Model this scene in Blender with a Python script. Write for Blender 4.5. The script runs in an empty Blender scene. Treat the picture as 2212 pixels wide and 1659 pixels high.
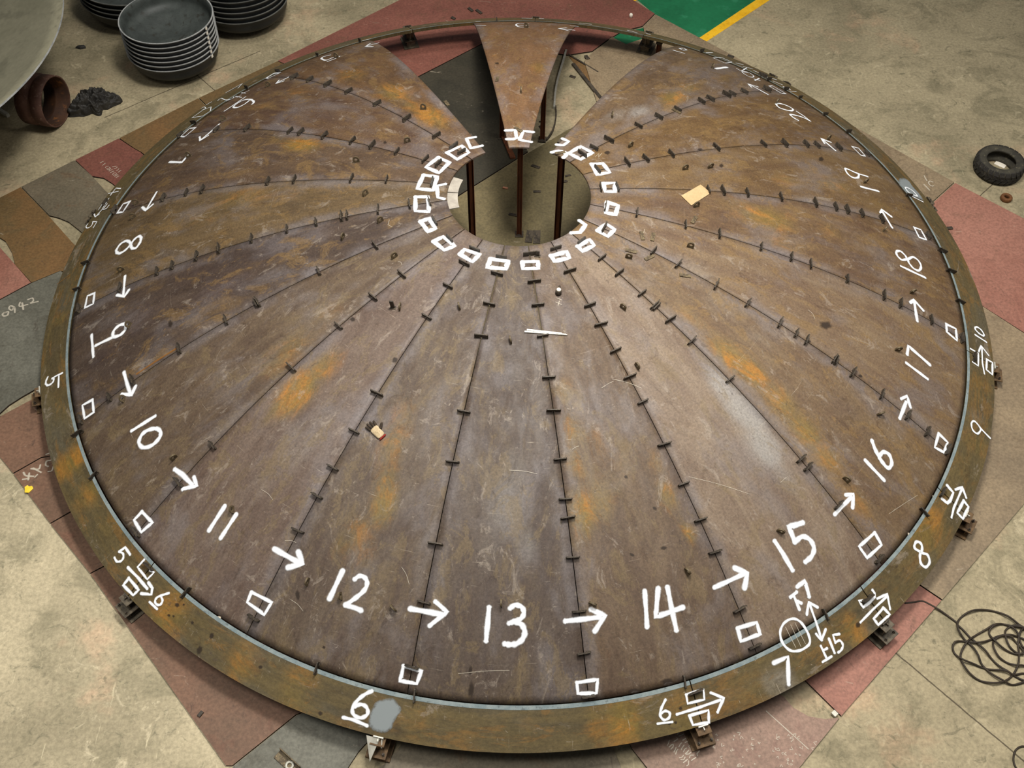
import bpy, bmesh, math, random
from mathutils import Vector, Matrix
random.seed(7)
C = bpy.context.scene.collection
W, H = 2212.0, 1659.0
FZ = -0.5                      # shop floor level (the dome's plate joint is z = 0)

# ------------------------------------------------------------------ camera
F_PX = 2182.7155
PITCH, ROLL, YAW = 0.92793, 0.0070044, -0.0074748
CAM = Vector((0.0, -8.95267, 9.60815))
cp, sp = math.cos(PITCH), math.sin(PITCH)
FW = Vector((math.sin(YAW)*cp, math.cos(YAW)*cp, -sp))
_r = Vector((math.cos(YAW), -math.sin(YAW), 0)); _u = _r.cross(FW)
RT = _r*math.cos(ROLL) + _u*math.sin(ROLL)
UP = _u*math.cos(ROLL) - _r*math.sin(ROLL)
cd = bpy.data.cameras.new('camera'); cam = bpy.data.objects.new('camera', cd); C.objects.link(cam)
cam.matrix_world = Matrix(((RT.x, UP.x, -FW.x, CAM.x), (RT.y, UP.y, -FW.y, CAM.y), (RT.z, UP.z, -FW.z, CAM.z), (0, 0, 0, 1)))
cd.sensor_fit = 'HORIZONTAL'; cd.sensor_width = 36.0; cd.lens = F_PX/W*36.0
cd.clip_start = 0.1; cd.clip_end = 200
sc = bpy.context.scene; sc.camera = cam

# ------------------------------------------------------------------ light: a hall with high lamps and an added fill
sc.view_settings.view_transform = 'Standard'; sc.view_settings.look = 'None'
sc.view_settings.gamma = 1.0; sc.view_settings.use_curve_mapping = False
sc.view_settings.exposure = 0.0
wd = bpy.data.worlds.new('hall'); sc.world = wd; wd.use_nodes = True
wd.node_tree.nodes['Background'].inputs[0].default_value = (0.95, 0.97, 1.0, 1)
wd.node_tree.nodes['Background'].inputs[1].default_value = 0.13
def area(name, loc, target, size, power, spread, col=(1, 0.97, 0.92)):
    l = bpy.data.lights.new(name, 'AREA'); l.shape = 'RECTANGLE'; l.size, l.size_y = size
    l.energy = power; l.color = col; l.spread = math.radians(spread)
    o = bpy.data.objects.new(name, l); C.objects.link(o); o.location = loc
    o.rotation_euler = (Vector(target)-Vector(loc)).to_track_quat('-Z', 'Y').to_euler()
    return o
area('hall_or_fill_lamp', (9.0, 0.0, 12.5), (4.0, -0.5, 0), (3.0, 4.0), 230, 105)
area('hall_or_fill_lamp', (0.8, -0.5, 13.5), (0.2, -0.8, 0), (3.0, 2.0), 830, 112)
area('hall_or_fill_lamp', (-4.5, -6.5, 13.5), (-4.6, -6.4, 0), (4.0, 3.0), 270, 95)  # unseen fill added to keep the near left floor bright
area('hall_or_fill_lamp', (4.5, -5.0, 13.5), (4.4, -5.0, 0), (4.0, 3.0), 150, 95)
area('hall_or_fill_lamp', (-1.5, 4.5, 13.5), (-1.4, 4.4, 0), (4.0, 3.0), 170, 95)

# ------------------------------------------------------------------ geometry of the dome, pixel rays
K2, K4, R1, RJ, R3, Z3, TH0 = 0.0377906, 0.00024016, 0.85, 5.597, 6.0, -0.190, -82.45
RB = 5.612                                     # inner edge of the knuckle ring
def zdome(r):
    if r <= RJ: return K2*(RJ*RJ-r*r)+K4*(RJ**4-r**4)
    if r <= RB+.036: return .008-.024*(r-RJ)/(RB+.036-RJ)
    return -.016+(Z3+.016)*(r-RB-.036)/(R3-RB-.036)
def ndome(p):
    r = math.hypot(p.x, p.y) or 1e-6
    s = -2*K2*r-4*K4*r**3 if r <= RJ else (Z3+.016)/(R3-RB-.036)
    return Vector((-s*p.x/r, -s*p.y/r, 1)).normalized()
def polar(r, deg, dz=0.0):
    a = math.radians(deg); return Vector((r*math.cos(a), r*math.sin(a), zdome(r)+dz))
def ray(px, py): return (FW + RT*((px-W/2)/F_PX) - UP*((py-H/2)/F_PX))
def at(px, py, z=FZ):
    d = ray(px, py); return CAM + d*((z-CAM.z)/d.z)
def on_dome(px, py, h=0.0, rmax=6.02):
    """first crossing of the ray through a photo pixel with the dome surface raised by h"""
    d = ray(px, py); t0 = (1.7-CAM.z)/d.z; t1 = (-0.45-CAM.z)/d.z; n = 400; pt = t0
    for i in range(n+1):
        t = t0+(t1-t0)*i/n; p = CAM+d*t; r = math.hypot(p.x, p.y)
        if r <= rmax and p.z < zdome(r)+h:
            a, b = pt, t
            for _ in range(40):
                m = (a+b)/2; q = CAM+d*m
                if q.z < zdome(math.hypot(q.x, q.y))+h: b = m
                else: a = m
            p = CAM+d*b; r = math.hypot(p.x, p.y)
            return p
        pt = t
    return None
def az(p): return math.degrees(math.atan2(p.y, p.x))

# ------------------------------------------------------------------ helpers for objects
def tag(o, label, cat, group=None, kind=None):
    o['label'] = label; o['category'] = cat
    if group: o['group'] = group
    if kind: o['kind'] = kind
    return o
def link(name, me, mat=None, parent=None):
    o = bpy.data.objects.new(name, me); C.objects.link(o)
    if not me.materials:
        for m in (mat if isinstance(mat, (list, tuple)) else [mat]):
            if m is not None: me.materials.append(m)
    if parent is not None: o.parent = parent
    return o
def mesh(name, v, f, smooth=False):
    me = bpy.data.meshes.new(name); me.from_pydata([tuple(x) for x in v], [], f); me.validate(); me.update()
    if smooth: me.polygons.foreach_set('use_smooth', [True]*len(me.polygons))
    return me
def empty(name, loc=(0, 0, 0), rz=0.0):
    o = bpy.data.objects.new(name, None); C.objects.link(o); o.location = loc; o.rotation_euler = (0, 0, rz); o.empty_display_size = .1; return o
class MB:
    """collects simple solids into one mesh"""
    def __init__(s): s.v = []; s.f = []
    def add(s, v, f):
        k = len(s.v); s.v += [Vector(x) for x in v]; s.f += [tuple(i+k for i in q) for q in f]; return s
    def box(s, x0, x1, y0, y1, z0, z1, M=None):
        v = [Vector((x, y, z)) for z in (z0, z1) for y in (y0, y1) for x in (x0, x1)]
        if M is not None: v = [M @ a for a in v]
        return s.add(v, [(0, 2, 3, 1), (4, 5, 7, 6), (0, 1, 5, 4), (2, 6, 7, 3), (0, 4, 6, 2), (1, 3, 7, 5)])
    def prism(s, pts, z0, z1):
        n = len(pts); v = [Vector((x, y, z0)) for x, y in pts]+[Vector((x, y, z1)) for x, y in pts]
        f = [tuple(range(n-1, -1, -1)), tuple(range(n, 2*n))]+[(i, (i+1) % n, n+(i+1) % n, n+i) for i in range(n)]
        return s.add(v, f)
    def cyl(s, x, y, z0, z1, r, n=14): return s.prism([(x+r*math.cos(2*math.pi*i/n), y+r*math.sin(2*math.pi*i/n)) for i in range(n)], z0, z1)
    def tube(s, pts, r, n=8, caps=True):
        pts = [Vector(p) for p in pts]; k = len(pts); v = []; f = []; up = Vector((0, 0, 1))
        for i, p in enumerate(pts):
            t = (pts[min(i+1, k-1)]-pts[max(i-1, 0)]).normalized()
            a = t.cross(up);  a = a.normalized() if a.length > 1e-4 else Vector((1, 0, 0)); b = a.cross(t)
            v += [p+a*(r*math.cos(2*math.pi*j/n))+b*(r*math.sin(2*math.pi*j/n)) for j in range(n)]
        for i in range(k-1):
            for j in range(n): f.append((i*n+j, i*n+(j+1) % n, (i+1)*n+(j+1) % n, (i+1)*n+j))
        if caps: f += [tuple(range(n-1, -1, -1)), tuple(range((k-1)*n, k*n))]
        return s.add(v, f)
    def lathe(s, prof, n=64, closed=False):
        v = []; f = []; k = len(prof)
        for j in range(n):
            a = 2*math.pi*j/n; v += [Vector((r*math.cos(a), r*math.sin(a), z)) for r, z in prof]
        for j in range(n):
            q = (j+1) % n
            for i in range(k if closed else k-1): f.append((j*k+i, q*k+i, q*k+(i+1) % k, j*k+(i+1) % k))
        return s.add(v, f)
    def me(s, name, smooth=False): return mesh(name, s.v, s.f, smooth)
    def build(s, name, mat, parent=None, smooth=False, bevel=0.0):
        o = link(name, s.me(name, smooth), mat, parent)
        if bevel:
            b = o.modifiers.new('bevel', 'BEVEL'); b.width = bevel; b.segments = 2; b.limit_method = 'ANGLE'
        return o
def spline(pts, n=8, closed=False):
    pts = [Vector(p) for p in pts]; k = len(pts); out = []
    if k < 3: return pts
    for i in range(k if closed else k-1):
        g = lambda j: pts[j % k] if closed else pts[max(0, min(k-1, j))]
        a, b, c, d = g(i-1), g(i), g(i+1), g(i+2)
        for j in range(n):
            t = j/n
            out.append(.5*((2*b)+(c-a)*t+(2*a-5*b+4*c-d)*t*t+(3*b-a-3*c+d)*t**3))
    if not closed: out.append(pts[-1])
    return out

# ------------------------------------------------------------------ materials
def lin(r, g, b):
    f = lambda c: (c/255/12.92) if c/255 <= .04045 else ((c/255+.055)/1.055)**2.4
    return (f(r), f(g), f(b), 1)
class NT:
    def __init__(s, name):
        s.m = bpy.data.materials.new(name); s.m.use_nodes = True; s.t = s.m.node_tree; s.n = s.t.nodes; s.l = s.t.links
        s.b = s.n['Principled BSDF']
    def node(s, typ, ins=None, **kw):
        x = s.n.new(typ)
        for k, v in kw.items(): setattr(x, k, v)
        for k, v in (ins or {}).items(): s.put(x.inputs[k], v)
        return x
    def put(s, sock, v):
        if isinstance(v, bpy.types.NodeSocket): s.l.new(v, sock)
        else: sock.default_value = v
    def math(s, op, a, b=0.0, c=0.0, clamp=False):
        x = s.node('ShaderNodeMath', operation=op, use_clamp=clamp)
        for i, v in enumerate((a, b, c)): s.put(x.inputs[i], v)
        return x.outputs[0]
    def mix(s, fac, a, b, mode='MIX'):
        x = s.node('ShaderNodeMix', data_type='RGBA', blend_type=mode)
        s.put(x.inputs[0], fac); s.put(x.inputs[6], a); s.put(x.inputs[7], b); return x.outputs[2]
    def noise(s, vec, scale, detail=4.0, rough=.55, dist=0.0):
        x = s.node('ShaderNodeTexNoise', {'Scale': scale, 'Detail': detail, 'Roughness': rough, 'Distortion': dist}); s.l.new(vec, x.inputs['Vector']); return x.outputs[0]
    def ss(s, v, a, b, lo=0.0, hi=1.0):
        x = s.node('ShaderNodeMapRange', {'From Min': a, 'From Max': b, 'To Min': lo, 'To Max': hi}, interpolation_type='SMOOTHSTEP'); s.l.new(v, x.inputs[0]); return x.outputs[0]
    def scale(s, vec, xyz, off=(0, 0, 0)):
        x = s.node('ShaderNodeMapping'); s.l.new(vec, x.inputs[0]); x.inputs['Scale'].default_value = xyz; x.inputs['Location'].default_value = off; return x.outputs[0]
    def pos(s): return s.node('ShaderNodeNewGeometry').outputs['Position']
    def obj(s): return s.node('ShaderNodeTexCoord').outputs['Object']
    def uv(s): return s.node('ShaderNodeTexCoord').outputs['UV']
    def attr(s, name): return s.node('ShaderNodeAttribute', attribute_name=name)
    def bump(s, h, strength=.2, dist=.004):
        x = s.node('ShaderNodeBump', {'Strength': strength, 'Distance': dist}); s.l.new(h, x.inputs['Height']); s.l.new(x.outputs[0], s.b.inputs['Normal'])
    def fin(s, col, rough=.6, metal=0.0, spec=.4, alpha=None):
        s.put(s.b.inputs['Base Color'], col); s.put(s.b.inputs['Roughness'], rough); s.put(s.b.inputs['Metallic'], metal)
        s.b.inputs['Specular IOR Level'].default_value = spec
        if alpha is not None: s.put(s.b.inputs['Alpha'], alpha)
        return s.m
def mottled(name, a, b, scale=6.0, rough=.6, metal=0.0, spec=.4, speck=None, stretch=(1, 1, 1)):
    t = NT(name); v = t.scale(t.obj(), stretch)
    col = t.mix(t.ss(t.noise(v, scale, 6, .65), .35, .65), a, b)
    if speck: col = t.mix(t.math('MULTIPLY', t.ss(t.noise(v, scale*3.1, 5, .6), .56, .68), .8), col, speck)
    g = t.noise(v, scale*14, 3, .6); col = t.mix(.35, col, t.mix(1, col, t.mix(g, (.35, .35, .35, 1), (1.5, 1.5, 1.5, 1)), 'MULTIPLY'))
    t.bump(g, .15, .002)
    return t.fin(col, rough, metal, spec)
def plate_mat(name, base, dark, warm, cool, seed, grain=(4.2, .8), wear=.5):
    """hot-rolled plate: streaks along the rolling direction, rust bloom, mill scale; the rust and bare zones come from the mesh's stain layer"""
    t = NT(name); uv = t.uv(); off = (seed*3.7, seed*1.9, seed*.6)
    st = t.scale(uv, (grain[0], grain[1], 1), off); bl = t.scale(uv, (1.3, .75, 1), off); iso = t.scale(uv, (1, 1, 1), off)
    col = t.mix(t.math('ADD', t.math('MULTIPLY', t.ss(t.noise(st, 1.0, 6, .68, 1.0), .34, .66), .6), t.math('MULTIPLY', t.ss(t.noise(bl, 2.1, 7, .7, .8), .36, .64), .4)), dark, base)
    col = t.mix(t.math('MULTIPLY', t.ss(t.noise(bl, 1.7, 5, .6, .3), .48, .70), .42), col, cool)
    col = t.mix(t.math('MULTIPLY', t.ss(t.noise(t.scale(bl, (1, 1, 1), (9, 4, 0)), 2.3, 6, .68, .6), .52, .72), .45), col, warm)
    a = t.attr('stain'); sep = t.node('ShaderNodeSeparateColor'); t.l.new(a.outputs['Color'], sep.inputs[0])
    nz = t.noise(t.scale(uv, (3.2, 1.7, 1), off), 1.6, 7, .68, .8); fine = t.noise(iso, 15, 6, .7)
    mod = t.math('ADD', t.math('MULTIPLY', nz, 1.1), t.math('MULTIPLY', fine, .5))          # about .8 in the mean
    def m(ch, gain):
        return t.math('MULTIPLY', t.ss(t.math('MULTIPLY', sep.outputs[ch], t.math('ADD', mod, .25)), .22, .95), gain)
    rust = t.mix(t.ss(nz, .42, .66), lin(116, 96, 42), lin(158, 106, 34))
    col = t.mix(m('Red', .82), col, rust)
    col = t.mix(m('Green', .8), col, lin(142, 138, 132))
    col = t.mix(m('Blue', .75), col, lin(70, 55, 52))
    sk = t.noise(t.scale(uv, (7, 5, 1), off), 2.2, 6, .7, 1.2)                               # scuffs and oil marks
    col = t.mix(t.math('MULTIPLY', t.ss(sk, .60, .70), .55), col, lin(64, 52, 44))
    col = t.mix(t.math('MULTIPLY', t.ss(t.noise(t.scale(uv, (5, 6, 1), (seed+5, 2, 1)), 2.6, 6, .72, 1.5), .63, .73), .45), col, lin(176, 164, 148))
    sc1 = t.noise(t.scale(uv, (2.2, 90, 1), (seed, 0, 0)), 1.0, 2, .5, 2.0)
    col = t.mix(t.math('MULTIPLY', t.ss(sc1, .715, .75), .35), col, lin(190, 178, 158))
    vo = t.node('ShaderNodeTexVoronoi', {'Scale': 3.1, 'Randomness': 1.0}); t.l.new(iso, vo.inputs['Vector'])
    spot = t.ss(t.math('ADD', vo.outputs['Distance'], t.math('MULTIPLY', fine, .05)), .045, .075, 1.0, 0.0)
    col = t.mix(t.math('MULTIPLY', spot, .45), col, lin(52, 42, 36))
    eg = t.ss(t.math('ADD', a.outputs['Alpha'], t.math('MULTIPLY', t.math('SUBTRACT', nz, .5), .25)), .03, .17, 1.0, 0.0)
    col = t.mix(t.math('MULTIPLY', t.math('MULTIPLY', eg, t.ss(t.noise(t.scale(uv, (.5, 1.1, 1), off), 1.2, 4, .6), .4, .62)), .5), col, cool)
    ps = t.scale(uv, (2.6, 1.5, 1), (seed*.9, seed*2.2, 3))
    pa = t.noise(ps, 1.5, 9, .74, .7); col = t.mix(t.math('MULTIPLY', t.ss(pa, .535, .60), .42), col, warm)
    pb = t.noise(ps, 2.9, 9, .76, .9); col = t.mix(t.math('MULTIPLY', t.ss(pb, .57, .63), .48), col, t.mix(1, col, lin(190, 178, 165), 'MULTIPLY'))
    pc = t.noise(t.scale(ps, (1, 1, 1), (3, 8, 1)), 2.2, 9, .74, .8); col = t.mix(t.math('MULTIPLY', t.ss(pc, .57, .64), .38), col, lin(150, 138, 124))
    g = t.noise(iso, 42, 6, .76)
    col = t.mix(wear, col, t.mix(1, col, t.mix(t.ss(g, .25, .75), (.42, .41, .4, 1), (1.62, 1.6, 1.58, 1)), 'MULTIPLY'))
    t.bump(g, .12, .002)
    return t.fin(col, t.ss(nz, .3, .7, .5, .72), .0, .35)
def concrete_mat():
    t = NT('concrete'); p = t.pos()
    col = t.mix(t.ss(t.noise(p, .45, 5, .6, .4), .32, .68), lin(138, 127, 101), lin(166, 153, 123))
    col = t.mix(t.math('MULTIPLY', t.ss(t.noise(t.scale(p, (1, 1, 1), (7, 3, 0)), 1.6, 7, .68, .6), .46, .66), .7), col, lin(118, 110, 86))
    col = t.mix(t.math('MULTIPLY', t.ss(t.noise(t.scale(p, (1, 1, 1), (2, 9, 0)), .8, 5, .65, .3), .55, .75), .5), col, lin(196, 158, 126))
    col = t.mix(t.math('MULTIPLY', t.ss(t.noise(t.scale(p, (1, 1, 1), (5, 1, 0)), 3.4, 8, .72, 1.2), .57, .68), .45), col, lin(196, 182, 150))
    col = t.mix(t.math('MULTIPLY', t.ss(t.noise(t.scale(p, (1.0, 1.4, 1), (3, 31, 0)), 4.4, 8, .74, 1.6), .555, .66), .62), col, lin(96, 92, 72))
    sv = t.noise(t.scale(p, (26, 1.2, 1)), 1.0, 3, .5, 2.5); col = t.mix(t.math('MULTIPLY', t.ss(sv, .69, .73), .3), col, lin(222, 208, 170))
    # the bay in front of the plates on the left gets a paler tone (its edge lies under the plates)
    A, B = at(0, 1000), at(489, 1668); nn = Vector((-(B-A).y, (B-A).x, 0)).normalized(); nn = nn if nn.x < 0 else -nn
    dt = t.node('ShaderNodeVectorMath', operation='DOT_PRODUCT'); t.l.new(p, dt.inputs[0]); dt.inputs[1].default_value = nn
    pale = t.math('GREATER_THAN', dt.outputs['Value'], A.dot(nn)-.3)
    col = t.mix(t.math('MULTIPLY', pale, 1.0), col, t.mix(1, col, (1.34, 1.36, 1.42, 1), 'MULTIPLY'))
    # expansion joints and saw cuts: thin dark lines across the slab
    for (a, b) in (((425, 162), (466, 197)), ((228, 253), (560, 111)), ((1938, 1413), (2212, 1644)), ((979, 433), (1229, 280)), ((2118, 422), (2155, 388))):
        A, B = at(*a), at(*b); d = (B-A).normalized(); n = Vector((-d.y, d.x, 0)); mid = (A+B)/2
        dt = t.node('ShaderNodeVectorMath', operation='DOT_PRODUCT'); t.l.new(p, dt.inputs[0]); dt.inputs[1].default_value = n
        dl = t.node('ShaderNodeVectorMath', operation='DOT_PRODUCT'); t.l.new(p, dl.inputs[0]); dl.inputs[1].default_value = d
        wob = t.math('MULTIPLY', t.math('SUBTRACT', t.noise(p, 5, 3, .6), .5), .02)
        e = t.math('ABSOLUTE', t.math('ADD', t.math('SUBTRACT', dt.outputs['Value'], A.dot(n)), wob))
        l = t.math('ABSOLUTE', t.math('SUBTRACT', dl.outputs['Value'], mid.dot(d)))
        half = (B-A).length/2+.02
        k = t.math('MULTIPLY', t.ss(e, .005, .011, 1.0, 0.0), t.math('LESS_THAN', l, half))
        col = t.mix(t.math('MULTIPLY', k, .8), col, lin(58, 48, 36))
    g = t.noise(p, 24, 5, .7); col = t.mix(.5, col, t.mix(1, col, t.mix(t.ss(g, .25, .75), (.55, .55, .55, 1), (1.45, 1.45, 1.45, 1)), 'MULTIPLY'))
    t.bump(g, .1, .003)
    return t.fin(col, .75, 0, .25)
def floor_plate_mat(name, a, b, c, seed):
    t = NT(name); p = t.scale(t.pos(), (1, 1, 1), (seed*2.3, seed*4.1, 0))
    col = t.mix(t.ss(t.noise(p, .9, 6, .62, .4), .35, .66), a, b)
    col = t.mix(t.math('MULTIPLY', t.ss(t.noise(p, 2.8, 7, .7, 1), .52, .68), .55), col, c)
    col = t.mix(t.math('MULTIPLY', t.ss(t.noise(t.scale(p, (1, 2.2, 1), (4, 8, 0)), 3.0, 7, .74, 1.4), .62, .72), .4), col, lin(184, 170, 148))
    col = t.mix(t.math('MULTIPLY', t.ss(t.noise(t.scale(p, (2, 1, 1), (1, 5, 0)), 4.6, 6, .7, 1), .60, .70), .5), col, lin(62, 50, 42))
    g = t.noise(p, 30, 5, .7); col = t.mix(.5, col, t.mix(1, col, t.mix(t.ss(g, .25, .75), (.5, .5, .5, 1), (1.5, 1.5, 1.5, 1)), 'MULTIPLY'))
    t.bump(g, .12, .002)
    return t.fin(col, .62, 0, .35)
def paint_mat(name, col, soft=(.30, .98), cover=.97):
    t = NT(name); d = t.attr('d').outputs['Fac']
    n = t.noise(t.obj(), 30, 5, .7); e = t.math('ADD', d, t.math('MULTIPLY', t.math('SUBTRACT', n, .5), .42))
    t.fin(col, .55, 0, .3, t.math('MULTIPLY', t.ss(e, soft[0], soft[1], 1.0, 0.0), cover))
    return t.m
M = {}
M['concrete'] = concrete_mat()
M['dark_steel'] = mottled('dark_steel', lin(50, 44, 37), lin(80, 71, 59), 14, .6, .2, .4, lin(104, 90, 70))
M['lug_steel'] = mottled('lug_steel', lin(74, 62, 46), lin(112, 98, 72), 22, .6, .2, .4, lin(150, 132, 96))
M['ground_steel'] = mottled('ground_steel', lin(118, 132, 134), lin(142, 152, 150), 8, .5, 0, .4, lin(100, 108, 108))
M['post_rust'] = mottled('post_rust', lin(82, 46, 28), lin(112, 62, 34), 5, .75, 0, .3, lin(60, 34, 22), (4, 4, .5))
M['stand_rust'] = mottled('stand_rust', lin(84, 65, 44), lin(108, 84, 56), 14, .7, 0, .3, lin(60, 44, 32))
M['stand_dark'] = mottled('stand_dark', lin(70, 62, 50), lin(100, 90, 72), 14, .6, .1, .4, lin(46, 40, 34))
M['bright_steel'] = mottled('bright_steel', lin(176, 172, 158), lin(202, 198, 184), 12, .4, .2, .5)
M['white_paint'] = paint_mat('white_paint', lin(249, 251, 253), (.34, 1.0))
M['chalk'] = paint_mat('chalk', lin(214, 204, 184), (.3, 1.0), .62)
M['grey_primer'] = paint_mat('grey_primer', lin(132, 138, 138), (.78, 1.05), .97)
M['yellow'] = mottled('yellow_paint', lin(226, 170, 22), lin(238, 186, 40), 5, .6, 0, .3, lin(200, 150, 30))
M['green'] = mottled('green_paint', lin(18, 92, 56), lin(26, 108, 68), 1.2, .55, 0, .35, lin(44, 122, 84))
M['dish'] = mottled('dish_steel', lin(56, 60, 57), lin(72, 77, 73), 3, .5, 0, .35, lin(50, 49, 43))
M['dish_out'] = mottled('dish_skin', lin(27, 29, 30), lin(38, 40, 42), 4, .5, 0, .3)
M['rim'] = mottled('machined_rim', lin(140, 142, 140), lin(176, 176, 172), 6, .4, .1, .4)
M['rim_dull'] = mottled('dull_rim', lin(84, 84, 80), lin(104, 104, 98), 6, .5, 0, .3)
M['big_dish'] = mottled('big_dish_steel', lin(128, 124, 102), lin(142, 137, 114), 1.0, .55, 0, .35, lin(118, 114, 94))
M['rust_pipe'] = mottled('rust_pipe', lin(80, 54, 44), lin(100, 72, 60), 5, .7, 0, .3, lin(122, 100, 86))
M['rust_orange'] = mottled('rust_orange', lin(96, 62, 36), lin(122, 80, 44), 5, .75, 0, .3, lin(80, 44, 26))
M['black_cloth'] = mottled('black_cloth', lin(34, 32, 29), lin(52, 49, 44), 8, .6, 0, .35)
M['rubber'] = mottled('rubber', lin(40, 38, 35), lin(54, 51, 46), 10, .8, 0, .3, lin(84, 80, 66))
M['cable'] = mottled('cable_rubber', lin(44, 36, 27), lin(58, 48, 36), 8, .6, 0, .35)
M['card'] = mottled('cardboard', lin(186, 158, 116), lin(198, 170, 128), 5, .8, 0, .2)
M['paper'] = mottled('paper', lin(226, 218, 200), lin(238, 230, 214), 5, .8, 0, .2)
M['glove'] = mottled('glove_cotton', lin(176, 156, 122), lin(198, 178, 144), 30, .9, 0, .1, lin(104, 88, 68))
M['glove_dirt'] = mottled('glove_grime', lin(44, 38, 32), lin(70, 60, 50), 24, .9, 0, .1)
M['red_cuff'] = mottled('red_cuff', lin(120, 36, 32), lin(140, 50, 42), 20, .9, 0, .1)
M['scrap_yellow'] = mottled('yellow_plastic', lin(236, 200, 40), lin(246, 214, 70), 20, .6)
M['pink_bar'] = mottled('pink_primer', lin(190, 130, 100), lin(206, 146, 116), 20, .7)

# ------------------------------------------------------------------ floor, walkway paint
def slab(name, pts, z0, z1, mat, parent=None):
    m = MB(); m.prism([(p[0], p[1]) for p in pts], z0, z1); return m.build(name, mat, parent)
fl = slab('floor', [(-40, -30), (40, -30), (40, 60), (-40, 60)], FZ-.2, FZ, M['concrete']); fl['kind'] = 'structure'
gp = [at(*q) for q in ((1360, -14), (1416, 33), (1514, 86), (1660, -10), (1560, -220), (1430, -220))]
g = slab('green_walkway_paint', gp, FZ, FZ+.002, M['green'], fl); g['label'] = 'green painted walkway'
g2 = [at(*q) for q in ((1342, 70), (1322, 84), (1350, 97), (1392, 84), (1392, 60))]
slab('green_walkway_paint', g2, FZ, FZ+.002, M['green'], fl)
y1 = slab('yellow_line_paint', [at(*q) for q in ((1509, 83), (1523, 92), (1672, -6), (1642, -6))], FZ, FZ+.003, M['yellow'], fl); y1['label'] = 'yellow walkway line'
slab('yellow_line_paint', [at(*q) for q in ((1358, -3), (1367, 6), (1384, -5), (1372, -12))], FZ, FZ+.003, M['yellow'], fl)

# ------------------------------------------------------------------ steel plates that cover the floor round the dome
FM = {
 'red': floor_plate_mat('red_primed_plate', lin(108, 65, 54), lin(124, 77, 64), lin(100, 70, 53), 1),
 'red2': floor_plate_mat('rose_primed_plate', lin(138, 92, 77), lin(152, 106, 90), lin(116, 84, 68), 2),
 'brown': floor_plate_mat('brown_plate', lin(102, 79, 62), lin(118, 88, 69), lin(108, 74, 57), 3),
 'orange': floor_plate_mat('orange_rust_plate', lin(100, 80, 50), lin(116, 86, 52), lin(92, 78, 52), 4),
 'grey': floor_plate_mat('grey_plate', lin(92, 84, 68), lin(106, 96, 78), lin(102, 80, 58), 5),
 'slate': floor_plate_mat('slate_plate', lin(88, 86, 75), lin(108, 106, 94), lin(78, 74, 62), 6),
 'tan': floor_plate_mat('tan_plate', lin(120, 104, 82), lin(138, 120, 94), lin(110, 92, 70), 7),
 'dark': floor_plate_mat('shade_dark_plate', lin(48, 45, 35), lin(60, 55, 43), lin(42, 39, 30), 9),  # shade under the petals put into the plate colour
 'olive': floor_plate_mat('shade_olive_plate', lin(92, 83, 58), lin(110, 98, 68), lin(76, 69, 48), 10),  # olive with the shade inside the hole put into the colour
 'mauve': floor_plate_mat('mauve_plate', lin(130, 106, 90), lin(146, 118, 102), lin(120, 88, 76), 8),
}
PT = .025
M['cut_edge'] = mottled('cut_edge', lin(40, 32, 26), lin(58, 46, 36), 12, .8, 0, .2)
def fplate(pxs, mat, label, extra=()):
    pts = [at(*q) for q in pxs]
    s = sum(a.x*b.y-b.x*a.y for a, b in zip(pts, pts[1:]+pts[:1]))
    if s < 0: pts = pts[::-1]
    o = slab('floor_plate', pts, FZ, FZ+PT, FM[mat]); o.data.materials.append(M['cut_edge'])
    for f in o.data.polygons: f.material_index = 0 if f.normal.z > .5 else 1
    return tag(o, label, 'steel plate', 'steel plates laid over the floor')
plates = {}
plates['red_top'] = fplate(((601, 134), (869, 0), (1145, -137), (1414, 32), (1387, 59), (1345, 69), (1310, 90), (1279, 113), (1226, 121), (1041, 97), (914, 162), (800, 222)), 'red', 'dark red primed floor plate under the far rim, by the gap in the dome')
plates['orange_l'] = fplate(((431, 214), (600, 135), (796, 224), (620, 330), (560, 340)), 'orange', 'brown floor plate edge between the bowl stack and the dome rim')
plates['brown_l'] = fplate(((259, 301), (429, 215), (556, 342), (420, 420), (306, 331), (290, 322)), 'orange', 'orange-brown floor plate beside the stencilled red plate')
plates['red_sten'] = fplate(((164, 348), (257, 302), (289, 323), (305, 332), (400, 425), (330, 470), (243, 398), (225, 387), (200, 383), (196, 379)), 'red', 'small red floor plate with rows of white stencil marks')
plates['grey_l'] = fplate(((48, 406), (162, 349), (199, 382), (229, 415), (320, 500), (240, 560), (174, 501), (150, 482), (128, 473), (108, 468)), 'grey', 'grey-brown floor plate beside the red stencilled plate')
plates['orange_l2'] = fplate(((-60, 461), (46, 407), (107, 470), (158, 527), (230, 600), (150, 590), (130, 588), (70, 613), (34, 574), (28, 548), (14, 524), (0, 515), (-60, 500)), 'orange', 'rusty orange floor plate with two dark spots, left of the rim')
plates['red_l'] = fplate(((-60, 500), (-12, 522), (68, 613), (-60, 682)), 'red2', 'reddish floor plate just behind the plate chalked 0942')
plates['slate_l'] = fplate(((-60, 684), (70, 614), (132, 588), (230, 650), (230, 800), (90, 836), (48, 860), (20, 878), (-10, 905), (-60, 950)), 'slate', 'dark grey floor plate chalked 0942')
plates['brown_l2'] = fplate(((-60, 935), (4, 901), (86, 857), (240, 830), (260, 960), (90, 990), (30, 1024), (0, 987), (-60, 905)), 'brown', 'brown floor plate next to the bare concrete on the left')
plates['brown_l3'] = fplate(((31, 1026), (91, 992), (260, 962), (330, 1160), (153, 1107), (110, 1132)), 'brown', 'brown floor plate chalked with an X and a 4')
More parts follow.
